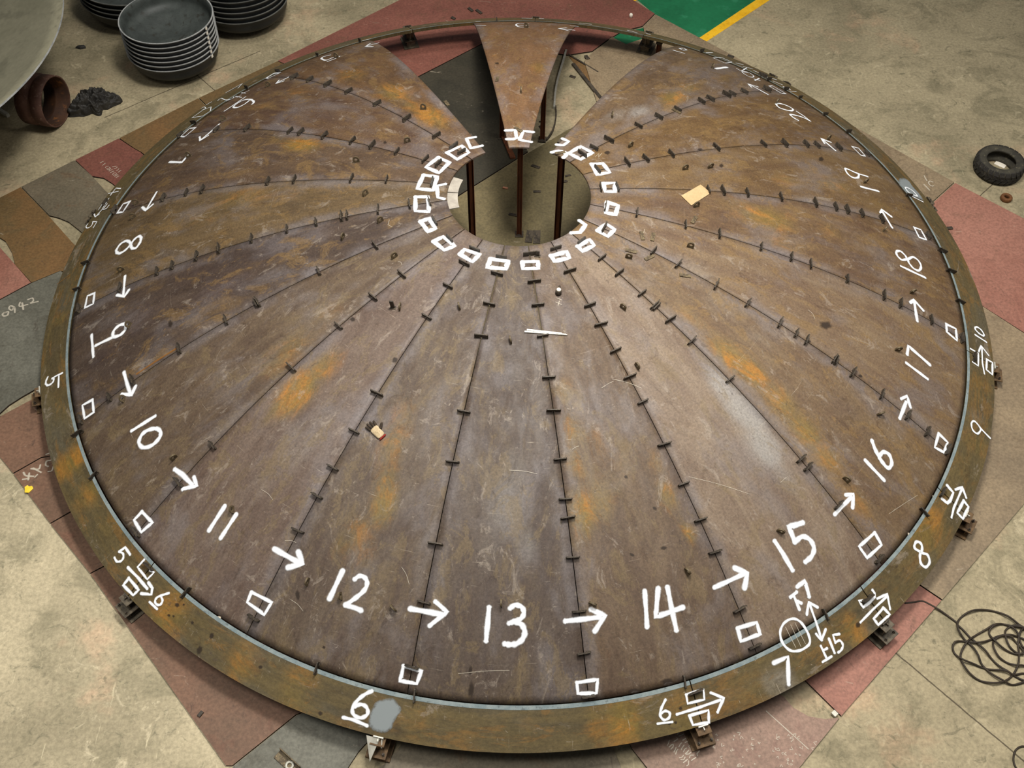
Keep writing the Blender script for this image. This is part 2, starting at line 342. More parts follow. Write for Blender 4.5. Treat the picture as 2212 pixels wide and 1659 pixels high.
plates['brown_l4'] = fplate(((111, 1134), (155, 1109), (330, 1162), (380, 1250), (228, 1223), (196, 1240)), 'brown', 'narrow brown floor plate by the yellow scrap, under the rim')
plates['brown_l5'] = fplate(((197, 1242), (230, 1225), (380, 1252), (760, 1500), (640, 1545), (503, 1655), (489, 1655)), 'brown', 'long brown floor plate along the rim from ring mark 5 to ring mark 6')
plates['slate_b'] = fplate(((505, 1657), (642, 1547), (764, 1502), (860, 1530), (798, 1600), (775, 1625), (752, 1660), (730, 1720), (470, 1720)), 'slate', 'pale grey floor plate with the angle clamp on it, under the near rim')
plates['slate_b2'] = fplate(((832, 1652), (866, 1612), (890, 1540), (1300, 1560), (1322, 1612), (1342, 1662), (1360, 1720), (800, 1720), (815, 1662)), 'grey', 'grey-green floor plate in front of the dome between two rim stands')
plates['mauve_b'] = fplate(((1364, 1618), (1340, 1560), (1600, 1480), (1690, 1505), (1712, 1530), (1745, 1549), (1780, 1555), (1812, 1552), (1726, 1659), (1680, 1720), (1440, 1720), (1396, 1658)), 'mauve', 'mauve floor plate covered in white stencil specks, near the rim')
plates['red_b'] = fplate(((1741, 1474), (1700, 1430), (1900, 1200), (1986, 1268), (2032, 1299), (1816, 1548)), 'red2', 'rose red floor plate where the black cable crosses')
plates['tan_r'] = fplate(((1988, 1266), (1905, 1198), (2040, 760), (2122, 665), (2230, 735), (2300, 780), (2300, 985), (2034, 1297)), 'tan', 'tan floor plate along the rim at ring marks 8 to 10')
plates['red_r'] = fplate(((2120, 663), (2040, 750), (1930, 540), (2012, 443), (2062, 398), (2215, 477), (2300, 520), (2300, 778)), 'red2', 'large rose red floor plate below the tyre, right of the rim')
plates['tan_r2'] = fplate(((2010, 441), (1925, 535), (1780, 400), (1700, 260), (1850, 279), (2060, 396)), 'tan', 'grey-tan floor plate chalked with a C')
plates['tan_t'] = fplate(((1389, 59), (1416, 34), (1582, 122), (1848, 278), (1690, 258), (1560, 230), (1300, 260), (1262, 134), (1281, 115), (1312, 92), (1320, 82), (1352, 98), (1394, 84)), 'tan', 'tan floor plate edge beside the green walkway behind the dome')
plates['dark_in'] = fplate(((913, 165), (1040, 99), (1090, 210), (1140, 330), (980, 431), (640, 640), (300, 500), (500, 380), (796, 226)), 'dark', 'added floor plate coloured dark as shade, seen through the gap left of petal 3')  # sheet added so the floor in the gap reads as shaded
plates['olive_in'] = fplate(((979, 435), (1141, 333), (1240, 276), (1460, 330), (1560, 560), (1240, 820), (900, 820), (640, 644)), 'olive', 'added olive floor plate toned down as shade, seen through the crown hole')  # sheet added so the floor under the hole reads darker, as in shade
tri = [at(*q) for q in ((1228, 122), (1262, 137), (1310, 166), (1330, 200), (1302, 216))]

# ------------------------------------------------------------------ paint strokes on the surfaces
_pc = [0]
def ribbon(strokes, width, normal, lift, sharp):
    """strokes: lists of surface points; each becomes a soft-edged ribbon with round ends"""
    V = []; Fc = []; D = []
    for st in strokes:
        pts = []
        for a, b in zip(st, st[1:]):
            k = max(1, int((b-a).length/.035)); pts += [a.lerp(b, i/k) for i in range(k)]
        pts.append(st[-1]); _pc[0] += 1; h = lift+.0004*(_pc[0] % 9)
        n0 = len(pts)
        if n0 < 2: continue
        w = width*(1+.08*math.sin(_pc[0]*2.4)); base = len(V)
        tangent = lambda i: (pts[min(i+1, n0-1)]-pts[max(i-1, 0)]).normalized()
        for i, p in enumerate(pts):
            n = normal(p); t = tangent(i); s = t.cross(n).normalized()
            ww = w*(.94+.12*math.sin(i*.9+_pc[0]))
            V += [p+s*ww+n*h, p+n*h, p-s*ww+n*h]; D += [1, 0, 1]
        for i in range(n0-1):
            a = base+3*i
            Fc += [(a, a+1, a+4, a+3), (a+1, a+2, a+5, a+4)]
        for i, sg in ((0, -1), (n0-1, 1)):
            p = pts[i]; n = normal(p); t = tangent(i)*sg; s = t.cross(n).normalized(); c = len(V)
            V.append(p+n*h); D.append(0)
            for j in range(9):
                a = math.pi*j/8; V.append(p+(s*math.cos(a)+t*math.sin(a))*w+n*h); D.append(1)
            Fc += [(c, c+1+j, c+2+j) for j in range(8)]
    me = mesh('paint', V, Fc)
    at_ = me.attributes.new('d', 'FLOAT', 'POINT'); at_.data.foreach_set('value', [float(x) for x in D])
    return me
def patch(poly, normal, lift):
    """a brushed patch: d = 0 inside, 1 at the outline"""
    c = sum(poly, Vector())/len(poly); V = [c+normal(c)*lift]; D = [0.0]; n = len(poly)
    for k in (.25, .5, .75, .9, 1.0):
        for p in poly:
            q = c.lerp(p, k); V.append(q+normal(q)*lift); D.append(k)
    Fc = [(0, 1+i, 1+(i+1) % n) for i in range(n)]
    for r in range(4):
        b = 1+r*n; Fc += [(b+i, b+n+i, b+n+(i+1) % n, b+(i+1) % n) for i in range(n)]
    me = mesh('paint', V, Fc)
    at_ = me.attributes.new('d', 'FLOAT', 'POINT'); at_.data.foreach_set('value', D)
    return me
S0 = 3.95
ZK = dict(A=(0, 0, S0), B=(550, 0, S0), C=(1100, 0, S0), D=(1652, 0, S0), E=(0, 410, S0), F=(550, 410, S0), G=(1100, 410, S0), H=(1652, 410, S0),
          I=(0, 820, S0), J=(550, 820, S0), K=(1100, 820, S0), L=(1652, 820, S0), M=(0, 1239, S0), N=(550, 1239, S0), O=(1100, 1239, S0), P=(1652, 1239, S0),
          a=(1500, 90, 7.373), b=(340, 130, 6.506), c=(150, 380, 9.217), d=(1900, 380, 13.825), e=(2020, 680, 11.52), f=(1980, 1020, 11.06),
          g=(1640, 1230, 6.382), h=(820, 20, 4.608), i=(1180, 40, 6.9125), j=(1830, 1270, 11.85), k=(230, 1190, 11.06), l=(40, 780, 13.825),
          m=(0, 330, 4.74), n=(950, 280, 6.26), o=(1120, 600, 11.85), p=(2030, 1290, 7.9), q=(1420, 1480, 11.06), x=(0, 0, 1.0))
def U(k, pts): ox, oy, s = ZK[k]; return [(ox+x/s, oy+y/s) for x, y in pts]
# ------------------------------------------------------------------ the dome: ring of knuckle segments and petal plates
dome = tag(empty('dome_head'), 'huge unfinished steel dome of numbered petal plates on a rim of stands', 'steel dome')
def seam(k): return TH0+18.0*(k-13)
PETALS = {}
for n_ in range(10, 21): PETALS[n_] = (seam(n_-1), seam(n_-1), seam(n_), seam(n_))
for n_ in range(6, 10): PETALS[n_] = (seam(n_+19), seam(n_+19), seam(n_+20), seam(n_+20))
PETALS[1] = (seam(20), seam(20), 62.9, 63.3)
PETALS[3] = (81.8, 80.6, 99.2, 98.0)
PETALS[5] = (119.0, 115.6, seam(25), seam(25))
def in_span(a, lo, hi): return (a-lo) % 360 <= (hi-lo) % 360
def petal_of(p):
    a = az(p); r = min(max(math.hypot(p.x, p.y), R1), RJ); t = (r-R1)/(RJ-R1)
    best = None; bd = 1e9
    for n, (l0, l1, h0, h1) in PETALS.items():
        lo, hi = l0+(l1-l0)*t, h0+(h1-h0)*t
        if in_span(a, lo, hi): return n
        m = min(abs((a-lo+180) % 360-180), abs((a-hi+180) % 360-180))
        if m < bd: bd, best = m, n
    return best
STAINS = [  # photo pixel, radius px, channel (0 rust, 1 bare grey, 2 dark purple), amount
 (760,160,70,0,.55),(850,200,60,0,.7),(930,250,55,0,.75),(890,230,40,0,.6),(800,120,40,2,.4),(990,300,40,1,.4),
 (640,200,70,0,.45),(560,230,60,0,.4),(700,250,60,2,.5),(800,290,60,2,.45),(520,200,40,2,.35),
 (650,312,46,0,.85),(600,300,40,0,.5),(560,345,60,2,.45),(480,330,60,2,.4),(750,340,60,2,.3),(430,360,50,2,.4),
 (520,430,80,0,.5),(440,470,70,0,.4),(640,420,60,0,.35),(750,410,50,0,.3),(330,470,50,2,.4),(380,500,50,0,.35),
 (480,620,90,2,.5),(300,690,80,2,.5),(600,540,70,2,.4),(700,500,60,2,.4),(420,590,60,2,.45),(230,760,60,2,.5),
 (620,760,70,0,.5),(640,850,50,0,1.0),(690,800,50,0,.7),(600,880,30,0,.7),(700,680,60,0,.4),(520,760,60,2,.35),(440,820,60,0,.3),(330,900,70,2,.45),(420,980,50,2,.35),(800,600,60,0,.25),
 (640,960,80,1,.45),(560,1040,80,1,.35),(700,900,50,1,.4),(480,1150,60,1,.4),(600,1060,50,2,.3),(520,1180,60,2,.3),(880,640,40,1,.3),
 (850,960,50,0,.6),(835,1040,40,0,.65),(830,1090,40,0,.85),(775,1150,40,0,.6),(740,1170,35,0,.6),(870,890,40,0,.5),(790,1200,45,0,.45),(700,1180,50,2,.4),(740,1350,80,2,.5),(850,1400,60,2,.4),(660,1260,50,2,.4),
 (1090,1090,70,1,.5),(1110,1020,50,1,.45),(1060,1180,60,1,.35),(1000,1300,60,2,.4),(1120,1400,70,2,.4),(960,1380,60,2,.35),(1140,1180,40,1,.5),(1030,1450,60,2,.35),(1110,800,60,1,.35),(1085,640,40,1,.3),
 (1225,850,28,0,.55),(1235,930,34,0,.6),(1240,1000,34,0,.6),(1255,1110,40,0,.9),(1300,1080,44,0,.6),(1350,1010,34,0,.4),(1440,1070,30,0,.7),(1420,1000,30,0,.5),(1490,1150,22,0,.8),(1300,1160,40,2,.3),(1380,1260,60,2,.4),(1400,1400,60,2,.4),(1290,1400,50,0,.35),(1290,950,50,0,.4),
 (1570,840,46,1,.9),(1610,890,50,1,1.0),(1650,960,50,1,.9),(1700,1030,50,1,.5),(1430,830,60,1,.35),(1540,930,50,1,.35),(1720,1130,70,2,.35),(1760,1230,60,2,.4),(1540,1010,60,2,.3),(1600,1120,60,2,.3),
 (1580,770,50,0,.8),(1620,800,46,0,.8),(1690,870,50,0,.7),(1740,930,46,0,.8),(1790,990,40,0,.7),(1850,1080,50,0,.5),(1820,880,60,2,.5),(1900,960,60,2,.5),(1500,690,50,0,.4),(1420,610,50,1,.3),(1980,1010,50,2,.4),
 (1560,660,70,1,.4),(1640,730,60,1,.35),(1750,760,60,2,.45),(1870,810,60,2,.4),(1500,580,60,1,.4),(1960,860,60,2,.4),(1420,530,40,1,.3),
 (1655,470,60,0,.75),(1690,530,50,0,.45),(1590,440,50,0,.45),(1860,570,70,2,.5),(1960,600,60,2,.45),(1800,500,60,0,.4),(1480,450,50,1,.3),
 (1800,400,60,0,.5),(1700,390,60,0,.4),(1560,370,60,0,.3),(1900,440,50,0,.45),(1400,380,60,1,.35),
 (1560,270,60,0,.35),(1850,300,50,0,.4),(1700,260,50,0,.35),(1720,220,40,2,.3),(1450,310,60,1,.3),
 (1455,210,50,0,.75),(1490,190,46,0,.6),(1560,170,46,0,.45),(1380,240,40,1,.6),(1330,250,40,1,.5),(1420,150,50,2,.35),(1300,290,40,1,.35),
 (1070,120,24,0,.45),(1165,145,40,0,.6),(1085,80,24,0,.35),(1130,220,40,0,.25),
]
PTONE = {13: ((134,118,108),(104,86,78)), 12: ((128,112,98),(98,80,70)), 14: ((132,112,94),(102,82,68)), 11: ((128,112,104),(100,82,74)), 10: ((124,106,88),(94,76,64)),
         9: ((112,94,82),(82,66,60)), 8: ((118,98,70),(88,72,52)), 7: ((112,90,70),(82,64,52)), 6: ((112,88,64),(82,60,48)), 5: ((116,88,60),(86,64,46)), 3: ((132,100,72),(110,82,58)),
         15: ((142,126,112),(112,94,82)), 16: ((132,112,88),(104,82,64)), 17: ((136,116,94),(108,86,70)), 18: ((130,106,78),(102,78,60)), 19: ((132,108,76),(104,80,56)), 20: ((126,100,66),(98,74,50)), 1: ((124,102,78),(96,76,58))}
PGAIN = {13: .84, 12: .96, 14: 1.0, 11: 1.10, 10: 1.02, 8: 1.12, 7: 1.06, 6: 1.14, 5: 1.15, 3: 1.17, 19: 1.08, 18: 1.08, 17: 1.13, 16: 1.12, 15: 1.17, 9: .93, 20: 1.10, 1: 1.12}
st_by = {}
for x, y, r, ch, am in STAINS:
    p = on_dome(x, y)
    if p is not None: st_by.setdefault(petal_of(p), []).append((p, r/195.0, ch, am))
def stain_layer(me, pts, blobs, ed=None):
    ca = me.color_attributes.new('stain', 'FLOAT_COLOR', 'POINT')
    for i, p in enumerate(pts):
        c = [0.0, 0.0, 0.0]
        for q, s, ch, am in blobs:
            d = p-q; rd = Vector((q.x, q.y, 0)).normalized(); u = d.dot(rd)/(1.7*s); w = (d-rd*d.dot(rd)).length/(.8*s)
            c[ch] = max(c[ch], am*math.exp(-(u*u+w*w)*.9))
        ca.data[i].color = (c[0], c[1], c[2], ed[i] if ed else 1)
petal_ob = {}
TH = .020
for n, (l0, l1, h0, h1) in sorted(PETALS.items()):
    NR, NA = 72, 16; V = []; UVs = []
    g_ = .0045
    for i in range(NR+1):
        r = R1+(RJ-R1)*i/NR; t = i/NR; lo, hi = l0+(l1-l0)*t, h0+(h1-h0)*t
        if hi < lo: hi += 360
        lo += math.degrees(g_/r); hi -= math.degrees(g_/r); mid = (lo+hi)/2
        for j in range(NA+1):
            a = lo+(hi-lo)*j/NA; V.append(polar(r, a)); UVs.append((math.radians(a-mid)*r, r))
    top = len(V); V2 = [p-ndome(p)*TH for p in V]; V += V2; UVs += UVs[:]
    Fc = []; w = NA+1
    for i in range(NR):
        for j in range(NA):
            a = i*w+j; Fc.append((a, a+w, a+w+1, a+1)); b = a+top; Fc.append((b, b+1, b+w+1, b+w))
    for i in range(NR):
        a = i*w; Fc.append((a, a+top, a+w+top, a+w)); a = i*w+NA; Fc.append((a, a+w, a+w+top, a+top))
    for j in range(NA):
        Fc.append((j, j+1, j+1+top, j+top)); a = NR*w+j; Fc.append((a, a+top, a+1+top, a+1))
    me = mesh('petal_plate', V, Fc)
    nf = NR*NA*2
    me.polygons.foreach_set('use_smooth', [i < nf for i in range(len(me.polygons))])
    uvl = me.uv_layers.new(name='UVMap')
    for lp in me.loops: uvl.data[lp.index].uv = UVs[lp.vertex_index]
    stain_layer(me, V[:top]+V[:top], st_by.get(n, []), [min(j, NA-j)/NA*(V[i*w] - V[i*w+NA]).length for i in range(NR+1) for j in range(NA+1)]*2)
    b, d = [[.76*q[0]*PGAIN.get(n, 1), .745*q[1]*PGAIN.get(n, 1), .70*q[2]*PGAIN.get(n, 1)] for q in PTONE[n]]
    mat = plate_mat('petal_steel_%d' % n, lin(*b), lin(*d), lin(112, 95, 66) if 10 <= n <= 15 else lin(122, 96, 56), lin(112, 106, 106), n*1.37)
    o = link('petal_plate', me, mat, dome); o['label'] = 'petal plate painted with the number %d' % n
    petal_ob[n] = o
# ring
RINGS = [(-11.9, 48.8, 10), (48.8, 69.6, 1), (69.6, 87.7, 2), (87.7, 108.1, 3), (108.1, 167.9, 4), (167.9, 227.8, 5), (227.8, 287.9, 6), (287.9, 309.7, 7), (309.7, 326.3, 8), (326.3, 348.1, 9)]
RST = [(150,1000,50,0,.9),(200,1060,50,0,.7),(250,1120,50,0,.5),(360,1330,70,0,.7),(520,1440,60,0,.6),(640,1490,60,0,.6),(560,1420,40,2,.4),(900,1570,60,0,.45),(1000,1600,60,0,.4),(1140,1570,40,0,.4),(1350,1560,50,0,.9),(1290,1570,40,0,.6),(1480,1550,60,0,.6),(1850,1370,40,0,.8),(1800,1380,40,0,.5),(1990,1150,60,0,.7),(2010,1120,50,0,.7),(2110,960,50,0,.5),(2120,890,40,2,.4),(2110,900,40,1,.4),(1700,1480,40,1,.6),(110,760,40,2,.4),(130,690,30,0,.6),(120,900,60,1,.2),(240,520,60,0,.4),(400,300,40,0,.6),(320,390,40,0,.5),(1670,1480,40,1,.5),(2120,830,40,0,.5)]
ring_blobs = []
for x, y, r, ch, am in RST:
    p = on_dome(x, y)
    if p is not None: ring_blobs.append((p, r/195.0, ch, am))
ring_ob = []
for lo, hi, num in RINGS:
    g_ = math.degrees(.006/5.8); a0, a1 = lo+g_, hi-g_
    prof = [(RB, .006), (RB+.036, -.013), (RB+.037, zdome(RB+.037)), (RB+.14, zdome(RB+.14)), (RB+.26, zdome(RB+.26)), (R3, Z3), (R3-.013, Z3-.025), (RB+.26, zdome(RB+.26)-.026), (RB, -.05)]
    k = len(prof); NA = max(8, int((a1-a0)/1.0)); V = []; Fc = []; mi = []
    for j in range(NA+1):
        a = math.radians(a0+(a1-a0)*j/NA); V += [Vector((r*math.cos(a), r*math.sin(a), z)) for r, z in prof]
    for j in range(NA):
        for i in range(k):
            q = (i+1) % k; Fc.append((j*k+i, j*k+q, (j+1)*k+q, (j+1)*k+i)); mi.append(1 if i in (0, 1, 5) else 0)
    Fc.append(tuple(range(k-1, -1, -1))); Fc.append(tuple(NA*k+i for i in range(k))); mi += [0, 0]
    me = mesh('ring_segment', V, Fc)
    bm = bmesh.new(); bm.from_mesh(me); bmesh.ops.recalc_face_normals(bm, faces=bm.faces); bm.to_mesh(me); bm.free()
    uvl = me.uv_layers.new(name='UVMap')
    for lp in me.loops:
        v = me.vertices[lp.vertex_index].co; uvl.data[lp.index].uv = (math.hypot(v.x, v.y)*1.0, ((az(v)-lo) % 360)*.1*.55)
    stain_layer(me, [Vector(v.co) for v in me.vertices], [q for q in ring_blobs if in_span(az(q[0]), lo-4, hi+4)])
    mat = plate_mat('ring_steel_%d' % num, lin(96, 82, 50), lin(74, 64, 42), lin(122, 88, 40), lin(88, 86, 76), 40+num*2.1, (6, 1.4))
    me.materials.append(mat); me.materials.append(M['ground_steel'])
    me.polygons.foreach_set('material_index', mi)
    o = link('ring_segment', me, None, dome); o['label'] = 'rim segment with ground pale inner edge'
    ring_ob.append((lo, hi, o))
def ring_of(p):
    a = az(p)
    for lo, hi, o in ring_ob:
        if in_span(a, lo, hi): return o
    return ring_ob[0][2]

# ------------------------------------------------------------------ strongbacks, lugs
def dog_mesh(L=.135, Hh=.056, T=.013, bend=0.0):
    m = MB(); n = 7; out = [(-L/2, 0), (-.022, 0)]+[(-.022*math.cos(math.pi*i/6), .020*math.sin(math.pi*i/6)) for i in range(1, 6)]+[(.022, 0), (L/2, 0), (L/2, Hh*.92), (L/2-.008, Hh), (-L/2+.008, Hh), (-L/2, Hh*.92)]
    v = [(x, -T/2+bend*(x/L)**2*4, z) for x, z in out]+[(x, T/2+bend*(x/L)**2*4, z) for x, z in out]; k = len(out)
    m.add(v, [tuple(range(k)), tuple(range(2*k-1, k-1, -1))]+[(i, k+i, k+(i+1) % k, (i+1) % k) for i in range(k)])
    for sx in (-1, 1): m.box(min(sx*.028, sx*(L/2-.006)), max(sx*.028, sx*(L/2-.006)), T/2, T/2+.007, 0, .008)      # weld bead
    me = m.me('strongback'); bm = bmesh.new(); bm.from_mesh(me); bmesh.ops.recalc_face_normals(bm, faces=bm.faces); bm.to_mesh(me); bm.free(); me.materials.append(M['dark_steel']); return me
def lug_mesh():
    n = 24; ro, ri, zc, T = .040, .019, .042, .016; V = []; Fc = []
    for y in (-T/2, T/2):
        for i in range(n):
            a = 2*math.pi*i/n; x, z = ro*math.cos(a), zc+ro*math.sin(a)
            if math.sin(a) < -.2: x, z = (ro*.98 if math.cos(a) > 0 else -ro*.98)*min(1, abs(math.cos(a))*1.4), 0.0
            V.append((x, y, z))
        for i in range(n):
            a = 2*math.pi*i/n; V.append((ri*math.cos(a), y, zc+ri*math.sin(a)))
    for i in range(n):
        q = (i+1) % n
        Fc += [(i, q, n+q, n+i), (2*n+i, 3*n+i, 3*n+q, 2*n+q), (i, 2*n+i, 2*n+q, q), (n+i, n+q, 3*n+q, 3*n+i)]
    me = mesh('lifting_lug', V, Fc); bm = bmesh.new(); bm.from_mesh(me); bmesh.ops.recalc_face_normals(bm, faces=bm.faces); bm.to_mesh(me); bm.free(); me.materials.append(M['lug_steel']); return me
DOGS = [dog_mesh(), dog_mesh(.15, .062), dog_mesh(.125, .05, .014), dog_mesh(.14, .056, .013, .008)]; LUG = lug_mesh()
def place(o, p, xdir, n, tilt=0.0):
    x = (xdir-n*xdir.dot(n)).normalized(); y = n.cross(x)
    R = Matrix((x, y, n)).transposed().to_4x4() @ Matrix.Rotation(tilt, 4, 'X')
    o.matrix_world = Matrix.Translation(p) @ R
def fix(px, py, kind):
    """kind: t = plate bridging a radial seam, r = plate bridging the rim joint, l = lifting lug, k = rim seam plate"""
    p = on_dome(px, py, .026)
    if p is None: return
    r = math.hypot(p.x, p.y); p = Vector((p.x, p.y, zdome(r))); n = ndome(p); rd = Vector((p.x, p.y, 0)).normalized(); tg = Vector((-rd.y, rd.x, 0))
    if kind == 't':      # sit on the nearest seam
        ks = round((az(p)-TH0)/18.0); a = TH0+18*ks; d = ((a-az(p)+180) % 360-180)
        if abs(d)*math.radians(1)*r < .08: p = polar(r, a)
    elif kind == 'r': p = polar(RJ+.01, az(p)); n = ndome(p)
    wob = random.uniform(-.12, .12)
    if kind == 'l': me, x, nm = LUG, rd*math.cos(.5+wob*4)+tg*math.sin(.5+wob*4), 'lifting_lug'
    else: me, x, nm = random.choice(DOGS), (rd if kind == 'r' else tg)+(tg if kind == 'r' else rd)*wob, 'strongback'
    par = ring_of(p) if kind in 'rk' or r > RB else petal_ob[petal_of(polar(r, az(p)-.4))]
    o = link(nm, me, None, par)
    place(o, p-n*.001, x, n, random.uniform(-.12, .12))
SEAM_DOGS = [(638,165),(670,171.5),(707,182),(749,199),(812,225),(875,258),(937,296),(973,319),(992,330),
 (469,278),(534,277),(625,283.5),(649,286),(699,294),(760,304),(804,314),(856,328),(914.5,347),(944,356),(391,289),
 (358,420),(405,412),(438,407.5),(579,392.4),(636,387),(757.6,387),(833.5,390),(932,397.5),(249,452),
 (173,658),(259.5,617.6),(340.5,585),(373,571),(425,553),(473,536.6),(544,514),(619.6,497),(683,479.6),(738.6,466),(750,468),(816,455.6),(884,444),(928.5,436.6),
 (940,478),(812,531.5),(689,584.7),(558,653),(554,654),(487,690),(386,749),(286,815),(235,848),(173.4,898),
 (971.5,515),(868,591),(806,640),(732,702),(629.7,792),(458,958),(387,1040),(291,1143),
 (1026,536.6),(1003,569.5),(969,617.6),(923.4,683),(814.5,849),(765,930),(717,1007),(687,1069),(641,1143),(544,1330),
 (1079,554),(1067.7,591),(1055,655.6),(1040,726.5),(999.4,888),(978,997),(941,1173),(917,1298.5),(888,1437.7),
 (1142,549),(1149.4,607.5),(1158,659),(1169,724),(1183.5,815),(1193.7,886),(1210,989.6),(1220,1075.7),(1226.6,1116),(1236.7,1202),(1253,1318.7),(1262,1408.6),(1272,1502),
 (1197.5,536.6),(1230.4,584.7),(1270,661),(1274,657),(1296,700),(1327.8,757),(1357,814),(1388.6,865.6),(1431.6,958),(1473.4,1045),(1512.7,1122.5),(1540.5,1192),(1599,1313),(1630,1394.7),
 (1253,521.4),(1298.7,557),(1338,588.5),(1386,632.8),(1412.7,658),(1421.5,659.4),(1448,689.7),(1495,735),(1577,817.6),(1728,992),(1744.4,1006),(1807.7,1092),(1897.6,1205),
 (1304,493.5),(1412.7,543),(1464.6,571),(1547,615),(1614,654),(1683.6,698.6),(1720,717.6),(1742,735),(1809,769.5),(1806,766),(1839,808.7),(1904,854),(1959.6,898.5),(2002.6,929),(2044.4,970.6),
 (1307.6,448),(1374.7,462),(1481,483.4),(1554.4,503.7),(1644,532.8),(1709,553),(1752,570.8),(1829,605),(1909,637.8),(1944.4,656.8),(2011.5,689.7),(2076,724),
 (1297.5,402.5),(1335,405),(1530,407.6),(1559.5,406),(1612.7,411),(1687.4,424),(1761,436.6),(1804,444),(1828,450.5),(1861,460.6),(1904,472),(2004,508.7),
 (1290,363),(1353,348),(1392.4,339),(1445.6,326.6),(1543,311.4),(1645.6,306),(1691,306),(1740.6,310),(1761,309),(1810,316.5),(1871,329),
 (1254.4,329),(1276,314),(1309,297.5),(1373.4,267),(1415,247),(1454,230),(1510,215),(1530,210),(1563,200),(1577,199),(1604,195),(1653,191)]
JOINT_DOGS = [(594,152),(528,188),(413,265),(185,568),(167,624),(169.6,935),(207.6,1022.5),(400,1281),(689,1431),(897,1492),(1476,1464),(1781,1324),(1991,1101),(2068.5,649),(2044.4,582),(2028,540),(1957,420),(1824,283.5),(1775,245.6),(1723,210),(1689,192),(1656,172),(1512.7,111),(680,116.5),(773,86),(1073,42)]
RIM_DOGS = [(1502,1492),(1873,1290),(2036,1062),(2104,770),(322,1222),(228,436),(505,183),(485,195),(1647,163)]
LUGS = [(483,257),(580,184),(408,336),(880,304),(770,347),(914.5,233),(727,122),(790.5,418),(288.6,468),(295,438),(263,582),(741,511),(280,701),(268,860),(852.5,553),(377,987),(864,662),(504,1098.5),(992,660.6),(737,1284.6),(665,1254),(850,1311),(1103,733),(1083,1300),(1280,1302),(1485,1231),(1345.6,663),(1685,1146.6),(1358,554),(1826.7,1035),(1900,892),(1491,531.5),(1939,754),(1969.7,629),(1910,495),(1504,444),(1868,392),(1480,363),(1534,359.5),(1788.7,298.7),(1677,220),(1362,314),(1321.5,249),(1538,144),(1125,196),(1137,57),(1376,790),(822,476)]
for q in SEAM_DOGS: fix(q[0], q[1], 't')
for q in JOINT_DOGS: fix(q[0], q[1], 'r')
for q in RIM_DOGS: fix(q[0], q[1], 'k')
for q in LUGS: fix(q[0], q[1], 'l')
# two upright flat bars welded on by their ends, one dark on petal 11 and one by the hole on petal 14
for (x, y, h) in ((849, 665, .12), (1161, 553, .08)):
    p = on_dome(x, y); n = ndome(p); m = MB().box(-.022, .022, -.007, .007, -.002, h); m.box(-.034, .034, -.02, .02, -.002, .008)
    o = m.build('upright_tab', M['dark_steel'], petal_ob[petal_of(p)]); place(o, p, Vector((1, -.2, 0)), n, -.06)

# ------------------------------------------------------------------ white spray-paint marks
def surf(pts, closed=False, curve=False):
    out = []
    if curve: pts = [(v.x, v.y) for v in spline([(x, y, 0) for x, y in pts], 7, closed)]
    elif closed: pts = pts+[pts[0]]
    for x, y in pts:
        p = on_dome(x, y)
        if p is not None: out.append(p)
    return out
def mark(name, strokes, width=.043, label=None, mat='white_paint', lift=.004):
    """strokes: (pixels, style) with style l line, c curve, o closed curve, q closed outline"""
    st = []
    for px, sty in strokes:
        s = surf(px, sty in 'oq', sty in 'co')
        if len(s) > 1: st.append(s)
    if not st: return
    cen = st[0][len(st[0])//2]; r = math.hypot(cen.x, cen.y)
    par = ring_of(cen) if r > RB else petal_ob[petal_of(cen)]
    o = link(name, ribbon(st, width*((.70 if r <= RB else .56) if mat == 'white_paint' else .6), ndome, lift if r <= RB else .0045, 1), M[mat], par)
    if label: o['label'] = label
def num(txt, strokes, width=.043): mark('painted_number', strokes, width, 'white sprayed number '+txt)
def arrow(strokes, width=.043): mark('painted_arrow', strokes, width)
def square(px, width=.036): mark('painted_square', [(px, 'q')], width)
# numbers on the petals
num('12', [(U('N', [(752,-22),(640,215)]), 'l'), (U('N', [(855,48),(900,20),(945,40),(960,90),(930,150),(860,210),(778,268)]), 'c'), (U('N', [(778,268),(850,290),(908,314)]), 'l')], .05)
num('13', [(U('N', [(2000,290),(1988,430),(1975,572)]), 'l'), (U('O', [(8,295),(50,268),(105,285),(125,335),(98,385),(45,408),(0,424)]), 'c'), (U('O', [(45,408),(105,435),(132,495),(112,560),(60,598),(5,606),(-36,600)]), 'c')], .05)
num('14', [(U('O', [(1155,150),(1165,300),(1175,455)]), 'l'), (U('O', [(1270,128),(1258,250),(1250,368),(1370,328),(1480,288)]), 'l'), (U('O', [(1350,118),(1385,300),(1425,482)]), 'l')], .05)
num('15', [(U('L', [(85,1380),(150,1480),(235,1625)]), 'l'), (U('L', [(320,1222),(205,1258),(255,1385)]), 'l'), (U('L', [(255,1385),(320,1340),(385,1370),(418,1440),(395,1510),(345,1555)]), 'c')], .054)
num('16', [(U('L', [(855,690),(1015,860)]), 'l'), (U('L', [(912,522),(945,610),(1000,705),(1050,755),(1080,715),(1060,645),(1015,618),(985,640),(975,668)]), 'c')])
num('17', [(U('H', [(1205,1480),(1385,1615)]), 'l'), (U('H', [(1212,1405),(1222,1335),(1320,1420),(1405,1495)]), 'l')])
num('18', [(U('H', [(1160,655),(1365,752)]), 'l'), (U('H', [(1215,595),(1170,600),(1130,565),(1122,530),(1155,525),(1195,560),(1218,592),(1262,575),(1308,605),(1332,655),(1312,690),(1268,672),(1228,625)]), 'o')], .038)
num('19', [(U('D', [(820,1595),(968,1633)]), 'l'), (U('D', [(875,1508),(780,1478),(690,1440),(702,1480),(745,1515),(792,1518),(800,1490),(785,1478)]), 'c')], .036)
